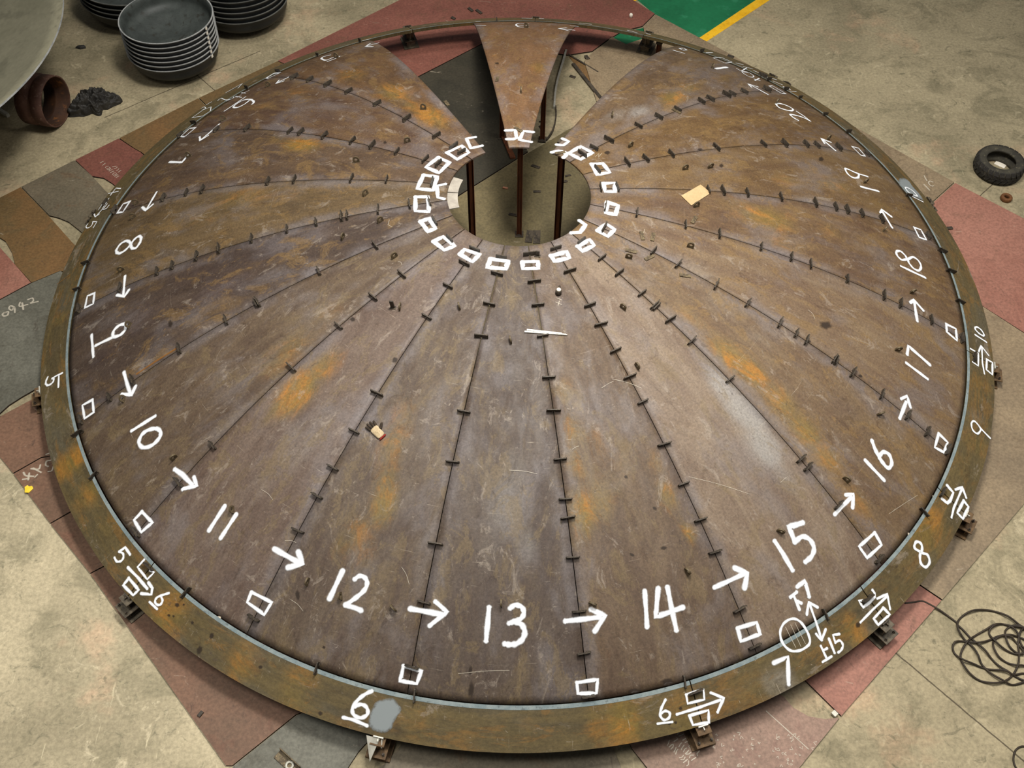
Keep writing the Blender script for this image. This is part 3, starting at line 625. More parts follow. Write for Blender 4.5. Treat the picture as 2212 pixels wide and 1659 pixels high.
num('20', [(U('a', [(1300,1000),(1370,992),(1490,1032),(1568,1082),(1530,1105),(1430,1085),(1345,1052)]), 'o'), (U('a', [(1645,1255),(1570,1212),(1525,1165),(1610,1178),(1720,1210),(1840,1268)]), 'c'), (U('a', [(1840,1268),(1740,1190),(1628,1118)]), 'l')], .034)
num('1', [(U('a', [(338,438),(515,412)]), 'l')], .05)
num('3', [(U('h', [(1480,150),(1390,145),(1358,160),(1390,180),(1480,182)]), 'c'), (U('h', [(1375,164),(1478,165)]), 'l')], .03)
num('5', [(U('B', [(645,472),(590,485),(572,502),(610,516),(665,495),(722,486)]), 'c'), (U('B', [(625,526),(690,502)]), 'l')], .034)
num('6', [(U('b', [(1235,522),(1100,615),(950,715)]), 'l'), (U('b', [(1335,620),(1358,600),(1340,570),(1290,553),(1195,572),(1100,630),(1072,665),(1130,668),(1230,620),(1295,568)]), 'c')], .036)
num('7', [(U('b', [(175,1435),(350,1440),(420,1350)]), 'l')], .05)
num('8', [(U('c', [(1228,1362),(1190,1312),(1130,1300),(1030,1355),(950,1460),(948,1525),(1010,1545),(1110,1490),(1205,1395),(1295,1275),(1385,1207),(1432,1240),(1410,1330),(1340,1430),(1272,1450),(1238,1420)]), 'o')], .044)
num('9', [(U('E', [(785,1240),(800,1425)]), 'l'), (U('E', [(820,1330),(975,1255)]), 'l'), (U('E', [(975,1255),(972,1210),(1020,1160),(1072,1150),(1072,1195),(1030,1240)]), 'o')], .046)
num('10', [(U('I', [(1325,312),(1125,438)]), 'l'), (U('I', [(1340,420),(1372,450),(1360,500),(1300,560),(1225,580),(1188,540),(1212,472),(1270,430)]), 'o')], .046)
num('11', [(U('I', [(1920,1080),(1785,1288)]), 'l'), (U('I', [(2018,1150),(1885,1353)]), 'l')], .048)
# direction arrows across the radial seams
arrow([(U('N', [(1330,300),(1580,345)]), 'l'), (U('N', [(1545,240),(1640,325),(1495,445)]), 'l')], .05)
arrow([(U('O', [(480,405),(770,372)]), 'l'), (U('O', [(700,308),(815,360),(730,490)]), 'l')], .05)
arrow([(U('x', [(1543,1269),(1606,1240)]), 'l'), (U('x', [(1587,1227),(1614,1238),(1608,1270)]), 'l')], .05)
arrow([(U('L', [(595,1150),(735,1005)]), 'l'), (U('L', [(690,985),(755,977),(747,1092)]), 'l')], .044)
arrow([(U('L', [(1150,330),(1203,195)]), 'l'), (U('L', [(1162,165),(1210,142),(1240,235)]), 'l')])
arrow([(U('H', [(1298,1120),(1272,955)]), 'l'), (U('H', [(1240,965),(1270,942),(1348,1030)]), 'l')])
arrow([(U('H', [(1083,325),(1002,190)]), 'l'), (U('H', [(985,200),(997,172),(1075,230)]), 'l')], .04)
arrow([(U('D', [(600,1285),(492,1192)]), 'l'), (U('D', [(508,1225),(482,1185),(560,1215)]), 'l')], .036)
arrow([(U('a', [(1168,845),(872,682)]), 'l'), (U('a', [(908,730),(852,677),(1010,725)]), 'l')], .03)
arrow([(U('i', [(1900,480),(2060,525)]), 'l')], .03)
arrow([(U('i', [(420,180),(192,155)]), 'l'), (U('i', [(320,185),(187,155),(300,145)]), 'l')], .03)
arrow([(U('h', [(968,165),(1052,166)]), 'l')], .03)
arrow([(U('B', [(1058,370),(948,400)]), 'l'), (U('B', [(985,374),(946,400),(1010,400)]), 'l')], .03)
arrow([(U('b', [(1962,186),(1680,322)]), 'l'), (U('b', [(1712,285),(1668,333),(1775,298)]), 'l')], .034)
arrow([(U('b', [(868,905),(740,1020),(612,1125)]), 'l'), (U('b', [(597,1080),(605,1133),(713,1066)]), 'l')], .038)
arrow([(U('c', [(1738,332),(1535,680)]), 'l'), (U('c', [(1457,630),(1530,693),(1662,577)]), 'l')], .04)
arrow([(U('E', [(1070,738),(1055,905)]), 'l'), (U('E', [(1002,900),(1065,914),(1103,858)]), 'l')])
arrow([(U('I', [(1060,-60),(1085,30),(1115,120)]), 'l'), (U('I', [(1042,126),(1125,130),(1158,58)]), 'l')], .05)
arrow([(U('I', [(1495,767),(1560,812),(1640,895)]), 'l'), (U('I', [(1658,835),(1680,904),(1562,934)]), 'l')], .05)
arrow([(U('J', [(172,1446),(375,1560)]), 'l'), (U('J', [(375,1472),(413,1570),(287,1604)]), 'l')], .054)
# squares near the rim
for k, q in (('N',[(-24,158),(148,245),(85,350),(-60,245)]),('I',[(1215,1128),(1303,1220),(1210,1302),(1147,1200)]),('I',[(793,174),(804,280),(727,333),(706,222)]),('E',[(808,883),(798,973),(727,1008),(747,907)]),
             ('c',[(1208,513),(1070,722),(958,738),(1072,562)]),('b',[(540,952),(385,1080),(332,1074),(455,962)]),('b',[(1722,182),(1562,258),(1534,254),(1640,187)]),('N',[(1272,788),(1423,830),(1385,938),(1242,914)]),
             ('O',[(577,930),(753,902),(744,1018),(586,1023)]),('O',[(1946,466),(2108,417),(2138,514),(1976,578)]),('L',[(935,1307),(993,1410),(870,1522),(802,1425)]),('L',[(1480,462),(1557,536),(1525,622),(1447,580)]),
             ('H',[(1546,1147),(1628,1186),(1638,1287),(1552,1214)]),('H',[(1272,322),(1330,342),(1378,428),(1316,408)])): square(U(k, q), .038)
for k, q in (('D',[(742,1252),(798,1266),(856,1333),(820,1328)]),('a',[(1188,712),(1242,708),(1455,833),(1392,832)]),('a',[(298,266),(430,257),(596,330),(490,348)]),('i',[(1985,452),(2050,447),(2098,474),(2040,480)])): square(U(k, q), .026)
# squares round the hole
for k, q in (('B',[(1642,1305),(1765,1247),(1828,1305),(1730,1363)]),('B',[(1567,1347),(1663,1390),(1575,1478),(1462,1430)]),('B',[(1442,1497),(1558,1512),(1525,1627),(1388,1613)]),('F',[(1372,62),(1478,62),(1488,188),(1373,183)]),
             ('F',[(1417,272),(1490,247),(1543,330),(1480,357)]),('F',[(1527,442),(1608,402),(1707,480),(1620,517)]),('F',[(1752,552),(1790,512),(1918,552),(1860,617)]),('F',[(2012,592),(2163,612),(2143,677),(1988,663)]),
             ('G',[(112,618),(243,613),(248,672),(118,677)]),('G',[(357,567),(488,532),(513,583),(387,612)]),('G',[(584,486),(684,428),(723,475),(626,527)]),('G',[(752,352),(825,293),(897,340),(842,402)]),
             ('G',[(837,108),(928,136),(908,212),(823,198)]),('C',[(803,1567),(898,1562),(903,1637),(818,1637)]),('C',[(703,1402),(798,1397),(857,1472),(748,1492)]),('C',[(508,1310),(610,1252),(707,1305),(610,1362)])): square(U(k, q), .050)
for k, q in (('B',[(1882,1172),(1808,1186),(1845,1268),(1940,1246)]),('h',[(1258,1210),(1350,1206),(1364,1284),(1330,1296),(1268,1296)]),('h',[(1528,1227),(1432,1216),(1392,1304),(1508,1325)]),('C',[(455,1187),(508,1210),(462,1243),(405,1238)]),('C',[(364,1303),(420,1290),(472,1300),(485,1328),(462,1348)]),
             ('x',[(962,398),(944,402),(946,427),(959,430)]),('n',[(1890,1235),(1970,1290),(1900,1390),(1780,1400)])): mark('painted_square', [(U(k, q), 'l')], .046)
# marks on the rim segments
num('6 underlined', [(U('N', [(1000,1002),(935,1035),(872,1090),(835,1160),(855,1212),(915,1230),(965,1195),(955,1140),(905,1115),(860,1135)]), 'c'), (U('N', [(757,1227),(850,1250),(960,1298)]), 'c')], .046)
def primer(k, poly):
    p = surf([(v.x, v.y) for v in spline([(x, y, 0) for x, y in U(k, poly)], 4, True)])
    o = link('primer_patch', patch(p, ndome, .006), M['grey_primer'], ring_of(p[0])); o['label'] = 'brushed patch of grey primer'
primer('N', [(1010,1130),(1060,1080),(1180,1060),(1230,1110),(1255,1165),(1200,1250),(1165,1330),(1090,1360),(990,1325),(968,1240)])
primer('d', [(560,100),(680,62),(850,130),(1000,340),(1200,560),(1310,740),(1240,725),(900,580),(700,440),(545,220)])
num('6 underlined', [(U('O', [(1332,1075),(1297,1150),(1287,1210),(1318,1248),(1360,1232),(1368,1190),(1332,1172),(1295,1192)]), 'c'), (U('O', [(1265,1280),(1390,1265)]), 'l')], .03)
arrow([(U('O', [(1430,1200),(1600,1148),(1800,1078)]), 'l'), (U('O', [(1720,1017),(1828,1062),(1777,1180)]), 'l')], .036)
square(U('O', [(1507,1032),(1655,988),(1663,1073),(1522,1108)]), .034); square(U('O', [(1537,1212),(1698,1165),(1703,1268),(1567,1292)]), .034)
num('7', [(U('P', [(75,762),(195,710),(198,830),(202,942)]), 'l')], .055)
mark('painted_circle', [(U('P', [(240,385),(165,420),(130,500),(150,590),(215,655),(300,655),(378,600),(370,520),(310,420)]), 'o')], .036)
mark('painted_note', [(U('g', [(430,382),(510,315)]), 'l'), (U('g', [(472,360),(550,553)]), 'l'), (U('g', [(530,442),(575,465)]), 'l')], .036)
num('7', [(U('g', [(522,238),(622,162),(655,260),(683,372)]), 'l')], .044)
arrow([(U('g', [(682,455),(780,730),(858,975)]), 'l'), (U('g', [(652,620),(675,450),(798,523)]), 'l'), (U('g', [(782,890),(855,983),(913,827)]), 'l')], .036)
mark('painted_note', [(U('g', [(847,1057),(920,1213)]), 'l'), (U('g', [(885,1112),(930,1090)]), 'l'), (U('g', [(872,1275),(993,1200)]), 'l')], .034)
num('15', [(U('g', [(957,957),(1035,1150)]), 'l'), (U('g', [(1100,890),(1012,906),(1045,1008)]), 'l'), (U('g', [(1045,1008),(1105,980),(1148,1040),(1130,1105),(1085,1145)]), 'c')], .034)
mark('painted_square', [(U('j', [(385,328),(287,330),(400,498),(560,370),(698,230),(690,130),(640,62)]), 'l')], .036)
arrow([(U('j', [(332,880),(660,540),(1000,225)]), 'l'), (U('j', [(768,273),(1020,157),(1092,540)]), 'l')], .034)
square(U('j', [(920,512),(1083,680),(790,947),(672,790)]), .036)
num('8', [(U('L', [(1328,1472),(1275,1435),(1290,1385),(1328,1398),(1340,1445),(1322,1500),(1330,1568),(1370,1600),(1403,1560),(1388,1500),(1345,1480)]), 'o')], .044)
mark('painted_square', [(U('f', [(722,322),(868,490),(790,690),(725,738),(602,642)]), 'l')], .045)
square(U('f', [(1115,682),(1230,830),(1100,1115),(962,978)]), .045)
arrow([(U('f', [(825,1080),(880,850),(1075,400)]), 'l'), (U('f', [(922,418),(1080,362),(1173,608)]), 'l')], .038)
num('9', [(U('L', [(1918,500),(1850,430),(1788,358),(1760,375),(1770,430),(1810,463),(1838,430),(1820,392)]), 'c')], .034)
num('10', [(U('e', [(985,330),(1032,312),(1130,380),(1203,495),(1182,528),(1080,470),(992,375)]), 'o'), (U('e', [(992,502),(1268,683)]), 'l')], .034)
mark('painted_square', [(U('e', [(877,850),(1068,960),(1068,1275),(932,1180)]), 'l')], .036); square(U('e', [(1278,1112),(1418,1190),(1418,1495),(1268,1370)]), .036)
arrow([(U('e', [(1218,1470),(1168,1200),(1155,800)]), 'l'), (U('e', [(1077,918),(1135,772),(1318,1010)]), 'l')], .032)
num('10', [(U('d', [(762,370),(830,362),(1000,470),(1118,608),(1000,572),(850,490)]), 'o'), (U('d', [(912,597),(1288,783)]), 'l')], .03)
num('5', [(U('l', [(885,492),(838,600),(832,690),(890,730),(985,690),(1055,610),(1062,540),(1022,522)]), 'c'), (U('l', [(1022,522),(1140,450),(1318,367)]), 'l'), (U('l', [(1212,425),(1200,778)]), 'l')], .036)
num('5', [(U('I', [(1112,1492),(1070,1432),(1020,1468)]), 'l'), (U('I', [(1020,1468),(1052,1485),(1055,1520),(1035,1548),(1000,1552),(980,1520)]), 'c')], .036)
arrow([(U('k', [(522,400),(760,640),(980,900)]), 'l'), (U('k', [(842,1020),(1080,1042),(1105,890),(1012,762)]), 'l')], .042)
mark('painted_square', [(U('k', [(908,212),(750,390),(985,680),(1148,510),(1052,470)]), 'l')], .036); square(U('k', [(542,652),(778,930),(650,1060),(412,825)]), .04)
num('6 underlined', [(U('k', [(1498,1010),(1370,1050),(1225,1110),(1170,1200),(1208,1278),(1290,1288),(1348,1200),(1325,1120)]), 'c'), (U('k', [(1042,1222),(1218,1388)]), 'l')], .034)
num('4', [(U('c', [(820,390),(930,247),(1023,256)]), 'l'), (U('c', [(787,355),(978,311)]), 'l')], .024)
num('5', [(U('c', [(480,1035),(553,917),(472,915)]), 'l'), (U('c', [(472,915),(462,965),(420,1020),(358,1043),(337,1010),(372,960)]), 'c')], .022)
arrow([(U('c', [(790,452),(650,680),(525,820)]), 'l'), (U('c', [(500,767),(522,822),(600,765)]), 'l')], .026)
square(U('c', [(690,522),(572,698),(462,738),(545,600)]), .024); mark('painted_square', [(U('c', [(795,592),(742,658),(672,680),(758,565)]), 'l')], .024)
mark('painted_note', [(U('b', [(492,815),(650,702),(758,662),(748,720),(640,790)]), 'q'), (U('b', [(618,680),(660,660),(680,680),(640,698)]), 'c'), (U('b', [(690,632),(760,590)]), 'l'), (U('b', [(722,598),(790,606)]), 'l')], .02)
mark('painted_note', [(U('b', [(850,572),(900,540),(960,562),(1050,548),(1080,512)]), 'c'), (U('b', [(972,580),(1128,512)]), 'l'), (U('b', [(1102,512),(1188,528)]), 'l'), (U('b', [(1120,532),(1180,495)]), 'l'), (U('b', [(1182,480),(1290,432)]), 'l'), (U('b', [(1185,462),(1245,470)]), 'l')], .02)
mark('painted_note', [(U('b', [(962,465),(1198,332),(1135,400)]), 'l'), (U('b', [(1012,402),(1098,425)]), 'l')], .02)
mark('painted_note', [(U('a', [(670,430),(760,482),(850,500)]), 'l'), (U('a', [(750,472),(830,422)]), 'l'), (U('a', [(780,400),(920,437)]), 'l'), (U('a', [(662,346),(772,370)]), 'l'), (U('a', [(760,492),(850,490),(935,545),(930,570),(860,558)]), 'o'), (U('a', [(950,602),(1040,625)]), 'l'), (U('a', [(1030,590),(960,625)]), 'l')], .022)
mark('painted_note', [(U('a', [(942,468),(1028,505)]), 'l'), (U('a', [(1150,572),(1230,592),(1300,612)]), 'l'), (U('a', [(1255,632),(1395,690)]), 'l')], .03)
num('10', [(U('a', [(1410,720),(1480,738),(1528,765),(1470,757)]), 'o'), (U('a', [(1522,790),(1618,802)]), 'l')], .02)
mark('painted_note', [(U('h', [(1418,91),(1516,96)]), 'l'), (U('h', [(1592,98),(1630,99)]), 'l')], .03)
mark('painted_note', [(U('h', [(200,178),(240,170)]), 'l'), (U('h', [(305,170),(340,164)]), 'l')], .035)
mark('painted_note', [(U('i', [(1215,182),(1350,216)]), 'l'), (U('i', [(1480,224),(1550,246)]), 'l')], .035)
mark('painted_note', [(U('i', [(500,76),(670,92)]), 'l')], .028); mark('painted_note', [(U('h', [(962,93),(1038,91)]), 'l')], .028); mark('painted_note', [(U('i', [(360,115),(475,125)]), 'l')], .028)
mark('painted_note', [(U('a', [(187,180),(288,179)]), 'l')], .024)
mark('painted_note', [(U('h', [(960,125),(1000,123)]), 'l')], .024); mark('painted_note', [(U('B', [(925,347),(990,335)]), 'l')], .024)
# thin scribed lines in the circle and chalk marks on the plates
mark('scribed_mark', [(U('g', [(358,795),(500,1075)]), 'l'), (U('g', [(430,765),(572,1065)]), 'l'), (U('g', [(488,735),(632,1025)]), 'l')], .007, None, 'chalk')
mark('scribed_mark', [(U('o', [(980,525),(1110,578)]), 'l'), (U('o', [(945,628),(1105,698)]), 'l'), (U('o', [(1010,720),(1045,610)]), 'l')], .007, None, 'chalk')
for k, q in (('F',[(1150,260),(1138,300),(1175,320)]),('C',[(735,1340),(765,1310),(760,1345),(790,1310)])): mark('scribed_mark', [(U(k, q), 'l')], .006, None, 'chalk')
for (x0, y0, x1, y1) in ((1386,839,1322,819),(1488,1030,1620,1068),(1300,838,1325,824),(1250,964,1236,971),(640,1172,616,1168),(1160,1024,1100,1016),(884,1262,868,1225),(628,1295,655,1320),(990,1455,1100,1448),(1700,1030,1686,1042),(1385,512,1392,496),(860,566,868,572),(1920,1110,1981,1070),(1760,690,1745,670),(250,700,262,705),(566,1058,590,1080)):
    mark('scribed_mark', [([(x0, y0), ((x0+x1)/2+2, (y0+y1)/2-2), (x1, y1)], 'c')], .005, None, 'chalk')
M['oil'] = paint_mat('oil_stain', lin(50, 40, 32), (.35, 1.0), .72)
M['dab'] = paint_mat('cream_dab', lin(214, 200, 178), (.5, 1.0), .9)
M['rust_line'] = paint_mat('fresh_rust', lin(150, 98, 34), (.2, 1.0), .6)
random.seed(3)
def spot(x, y, rx, ry, rot, mat, name):
    poly = []
    for i in range(16):
        a = 2*math.pi*i/16; k = 1+random.uniform(-.2, .2); u, v = rx*k*math.cos(a), ry*k*math.sin(a); c, q = math.cos(rot), math.sin(rot)
        p = on_dome(x+u*c-v*q, y+u*q+v*c)
        if p is not None: poly.append(p)
    r = math.hypot(poly[0].x, poly[0].y)
    o = link(name, patch(poly, ndome, .003), M[mat], ring_of(poly[0]) if r > RB else petal_ob[petal_of(poly[0])])
for x, y, rx, ry, rot in ((383,1307,7,6,0),(397,1306,3,3,0),(365,1329,4,4,0),(375,1331,3,3,0),(416,1345,4,5,0),(457,1373,6,9,.4),(431,1404,7,12,.3),(563,1441,6,5,0),(692,1541,6,6,0),(1853,1350,7,8,0),(1470,1530,5,5,.4),(1446,1563,5,4,0),(1459,1561,4,4,0),
     (1783,703,15,11,.2),(1748,738,5,4,0),(762,690,7,7,0),(853,778,8,8,0),(1441,1473,16,10,0),(1370,1492,15,6,-.1),(1434,1184,9,5,-.2),(1365,1198,7,4,.5),(1018,1490,8,20,.1),(1016,1447,5,12,.1),(643,1285,6,14,-.1),(700,1398,4,4,0),(1352,1030,5,5,0),(1414,1098,7,4,.5),(1312,330,8,5,0),(1512,323,7,3,0),(1558,358,6,5,.3),(832,308,5,4,0),(1074,137,6,3,0),(1774,344,7,6,.6),(1858,812,6,4,.5),(368,700,6,10,.2)):
    spot(x, y, rx, ry, rot, 'oil', 'oil_stain')
for x, y, rx, ry, rot in ((642,1430,6,5,.4),(1184,1527,7,5,0),(474,1334,6,4,.6),(2018,1074,6,5,1),(1965,1156,7,5,.8)): spot(x, y, rx, ry, rot, 'dab', 'paint_dab')
mark('rust_streak', [([(296, 808), (335, 782), (380, 754)], 'c')], .03, None, 'rust_line')
mark('rust_streak', [([(124, 614), (152, 594)], 'l')], .018, None, 'rust_line')
# ------------------------------------------------------------------ chalk and stencil marks on the floor plates
up = lambda p: Vector((0, 0, 1))
def fmark(name, strokes, width, plate, label=None, mat='chalk'):
    st = []
    for px, sty in strokes:
        if sty in 'co': px = [(v.x, v.y) for v in spline([(x, y, 0) for x, y in px], 7, sty == 'o')]
        st.append([at(x, y, FZ+PT) for x, y in px])
    o = link(name, ribbon(st, width, up, .0015, 1), M[mat], plates[plate])
    if label: o['label'] = label
fmark('chalk_number', [(U('E', [(45,1048),(72,1042),(62,1072),(28,1076),(25,1058)]), 'o'), (U('E', [(118,1000),(90,990),(78,1015),(105,1028),(122,1000),(128,1046)]), 'c'), (U('E', [(172,962),(168,995),(235,980)]), 'c'), (U('E', [(190,968),(200,1022)]), 'l'), (U('E', [(240,938),(278,926),(285,950),(262,968),(325,955)]), 'c')], .017, 'slate_l', 'chalked number 0942')
fmark('chalk_mark', [(U('I', [(285,758),(350,792)]), 'c'), (U('I', [(345,732),(330,765),(268,762)]), 'c'), (U('I', [(298,832),(318,812)]), 'l')], .016, 'brown_l3')
fmark('chalk_mark', [(U('I', [(202,795),(222,820),(285,826)]), 'c'), (U('I', [(195,852),(245,845)]), 'l'), (U('I', [(250,800),(242,855)]), 'l')], .016, 'brown_l3')
fmark('chalk_mark', [(U('I', [(430,690),(398,698),(392,730),(412,742)]), 'c'), (U('I', [(455,745),(442,778),(412,786)]), 'c'), (U('I', [(395,640),(425,628)]), 'l')], .014, 'brown_l3')
fmark('chalk_mark', [(U('d', [(1590,192),(1500,160),(1458,210),(1500,275),(1560,308),(1605,302)]), 'c'), (U('d', [(1330,0),(1365,75),(1410,150)]), 'l'), (U('d', [(1330,260),(1400,330),(1488,425)]), 'l')], .013, 'tan_r2', 'chalked letter C')
fmark('chalk_line', [([(1655, 1536), (1746, 1618)], 'l')], .008, 'mauve_b')
random.seed(11)
def stencil(plate, u0, u1, rows, gap, cols, size):
    """rows of small worn stencil characters between two photo points (too worn to read)"""
    A, B = at(*u0, FZ+PT), at(*u1, FZ+PT); d = (B-A); L = d.length; d.normalize(); n = Vector((-d.y, d.x, 0)); st = []
    for r in range(rows):
        for c in range(cols):
            if random.random() < .15: continue
            o = A+d*(L*(c+.5)/cols)+n*(gap*r)+d*random.uniform(-.004, .004)
            a = [o+d*random.uniform(-.3, .3)*size+n*random.uniform(-.6, .6)*size for _ in range(3)]
            a[0] = o-n*size*.6+d*size*random.uniform(-.3, .3); a[-1] = o+n*size*.6+d*size*random.uniform(-.3, .3)
            st.append(a)
    o = link('stencil_marks', ribbon(st, size*.2, up, .0015, 1), M['chalk'], plates[plate]); o['label'] = 'worn white stencil marks'
stencil('red_sten', (218, 349), (256, 384), 1, -.1, 13, .042); stencil('red_sten', (245, 358), (264, 376), 1, -.1, 5, .04)
stencil('mauve_b', (1432, 1592), (1488, 1652), 3, .075, 12, .04)
st_ = []
for _ in range(60):
    x = random.uniform(1540, 1770); y = random.uniform(1585, 1657)
    if y > 1657-(x-1720)*1.1: continue
    p = at(x, y, FZ+PT); a = random.uniform(0, 6.3); l = random.uniform(.008, .035)
    st_.append([p, p+Vector((math.cos(a), math.sin(a), 0))*l, p+Vector((math.cos(a+1), math.sin(a+1), 0))*l])
link('chalk_flecks', ribbon(st_, .006, up, .0015, 1), M['chalk'], plates['mauve_b'])['kind'] = 'stuff'

# ------------------------------------------------------------------ stands under the rim
def stand(deg, rust, label, gusset=False):
    base = polar(6.0, deg); t = tag(empty('rim_stand', (base.x, base.y, FZ+PT), math.radians(deg)), label, 'support stand', 'stands under the dome rim')
    mt = M['stand_rust'] if rust else M['stand_dark']
    zt = Z3-.027-FZ-PT          # top of the stand, under the rim edge
    MB().box(-.20, .14, -.125, .125, -PT if deg in (-102.3, -162.6, 48.8) else 0.0005, .018).build('base_plate', mt, t, bevel=.002)
    m = MB(); m.box(-.16, .12, -.006, .006, .018, .118); m.box(-.16, .12, -.07, .07, .018, .03)
    for x in (-.15, -.02, .10): m.box(x-.005, x+.005, -.07, .07, .03, .106)
    m.build('lower_beam', mt, t)
    MB().box(-.18, .16, -.098, .098, .118, .132).build('middle_plate', mt, t, bevel=.002)
    m = MB(); m.box(-.14, .075, -.006, .006, .132, zt-.014); m.box(-.14, .075, -.055, .055, .132, .142)
    for x in (-.12, .06): m.box(x-.005, x+.005, -.06, .06, .142, zt-.014)
    m.build('upper_beam', mt, t)
    MB().box(-.15, .082, -.072, .072, zt-.014, zt).build('cap_plate', mt, t, bevel=.002)
    for y in (-.066, .066):
        b = MB().cyl(.118, y, .132, .144, .017, 6); b.cyl(.118, y, .144, .172, .010, 10); b.build('bolt', M['dark_steel'], t)
    c = MB().box(.004, .016, -.05, .05, zt, zt+.045); c.box(.016, .05, -.004, .004, zt, zt+.03); c.build('stop_clip', M['bright_steel'] if rust else M['dark_steel'], t)['label'] = 'welded stop clip against the rim edge'
    if gusset:
        m = MB(); a = (-.02, -.085); v = [(.015, -.12, zt+.03), (.02, .015, zt+.03), (.215, -.035, .165)]
        v = v+[(x, y, z-.012) for x, y, z in v]
        m.add(v, [(0, 2, 1), (3, 4, 5), (0, 1, 4, 3), (1, 2, 5, 4), (2, 0, 3, 5)]); m.build('triangular_gusset', M['bright_steel'], t)['label'] = 'pale pointed triangular plate'
        m = MB().tube([(.02, .035, zt+.02), (.085, .05, zt-.02)], .008, 6); m.build('wedge_bar', M['bright_steel'], t)
    return t
for deg, rust, label, gs in ((108.1, False, 'dark steel stand under the far rim, seen through the gap left of petal 3', False),
    (87.7, False, 'steel stand under the far rim behind petal 3', False), (69.6, False, 'black steel stand under the far rim, seen through the gap left of petal 1', False),
    (48.8, False, 'steel stand under the rim near petal 20 and the bare concrete', False), (16.6, False, 'dark stand with angled clips under the grey primer patch on the right rim', False),
    (-11.9, True, 'rusty stand under the rim seam between marks 9 and 10', False), (-33.7, True, 'rusty stand under the rim seam between marks 8 and 9', False),
    (-50.3, False, 'grey bolted stand under the rim by the black cable', False), (-72.1, True, 'rusty stand under the rim seam with the underlined 6, beside stencil specks', False),
    (-102.3, True, 'rusty stand with a pointed triangular plate below the near rim', True), (-132.2, False, 'dark bolted stand under the rim seam between marks 5 and 6', False),
    (-162.6, True, 'rusty stand under the left rim below the mark 5', False), (167.9, False, 'black stand under the rim seam between marks 4 and 5', False)):
    stand(deg, rust, label, gs)

# ------------------------------------------------------------------ posts under the crown
def post(x, y, label, top=None):
    r = math.hypot(x, y); z1 = (zdome(r) if top is None else top)-TH-.003; a = math.atan2(y, x)
    t = tag(empty('support_post', (x, y, FZ+PT), a), label, 'post', 'posts that prop up the petals')
    h = z1-FZ-PT; m = MB()
    m.box(-.035, .035, -.035, -.028, 0, h-.02); m.box(-.035, .035, .028, .035, 0, h-.02); m.box(-.004, .004, -.028, .028, 0, h-.02)
    m.build('column', M['post_rust'], t)
    MB().box(-.06, .06, -.06, .06, 0.0, .012).build('foot_plate', M['dark_steel'], t)
    sl = 2*K2*r+4*K4*r**3
    MB().box(-.05, .03, -.05, .05, h-.04-.03*sl, h-.03*sl-.004).build('head_plate', M['dark_steel'], t)
post(-.64, 1.13, 'rusty post seen through the crown hole, under petal 5')
post(.01, 1.22, 'rusty post in the middle of the crown hole, under petal 3')
post(.535, 1.045, 'rusty post seen through the crown hole, under petal 1')
post(.345, 3.26, 'rusty post in the gap right of petal 3')
post(-.27, 3.30, 'dark post in shadow under the left edge of petal 3')
m = MB(); A = at(1420, 128); post(A.x, A.y, 'short dark post close behind petal 1 near the far rim', -.115)

# two pale backing strips tacked under the hole edge on the left
for lo, hi, lab in ((158, 176, 'upper pale backing strip at the left edge of the crown hole'), (177, 196, 'lower pale backing strip at the left edge of the crown hole')):
    V = []; Fc = []; k = 9
    for z_ in (0, 1):
        for i in range(k):
            a = lo+(hi-lo)*i/(k-1)
            for r in (.90, .725):
                p = polar(r, a); V.append(Vector((p.x, p.y, zdome(.86)-TH-.004-.012*z_)))
    for i in range(k-1):
        a = 2*i; b = a+2*k; Fc += [(a, a+1, a+3, a+2), (b, b+2, b+3, b+1), (a+1, b+1, b+3, a+3), (a, a+2, b+2, b)]
    Fc += [(0, 2*k, 2*k+1, 1), (2*k-2, 2*k-1, 4*k-1, 4*k-2)]
    o = link('backing_strip', mesh('backing_strip', V, Fc), mottled('backing_steel', lin(150, 142, 130), lin(172, 164, 150), 6), dome); o['label'] = lab

# ------------------------------------------------------------------ loose things lying on the dome
def lay(o, x, y, xdir_px, lift=0.0):
    p = on_dome(x, y); n = ndome(p); q = on_dome(x+xdir_px[0], y+xdir_px[1])
    place(o, p+n*lift, q-p, n); return o
loose = MB().box(-.065, .065, -.022, .022, 0, .012).me('loose_block'); loose.materials.append(M['lug_steel'])
for x, y, d, lab in ((965,224,(10,12),'loose flat steel block at the open edge of petal 5'), (1120,281,(10,6),'loose flat steel block on petal 3 above its white squares'), (1363,543,(12,3),'loose flat steel block beside a lug on petal 16 near the hole'),
     (1402.5,557,(12,-6),'loose steel block leaning by a strongback on the seam of petals 16 and 17'), (1387,510,(3,12),'longer loose steel block on petal 17 near the hole'), (1410,512.5,(-2,10),'shorter loose steel block on petal 17 near the hole'),
     (1480,596,(14,2),'loose steel block lying alone on petal 17'), (1499,475.8,(-7,12),'loose steel block just below the seam plates on petal 18'), (1461,241,(12,6),'loose steel block beside the seam of petals 20 and 1'),
     (1074,172,(3,-12),'loose steel block on the left edge of petal 3'), (1210,331,(12,-2),'loose steel block on the white half circle at the corner of petal 1')):
    o = link('loose_block', loose); tag(o, lab, 'steel block', 'loose steel blocks on the dome'); lay(o, x, y, d, .001)
p0, p1 = on_dome(1134, 717), on_dome(1221, 723)
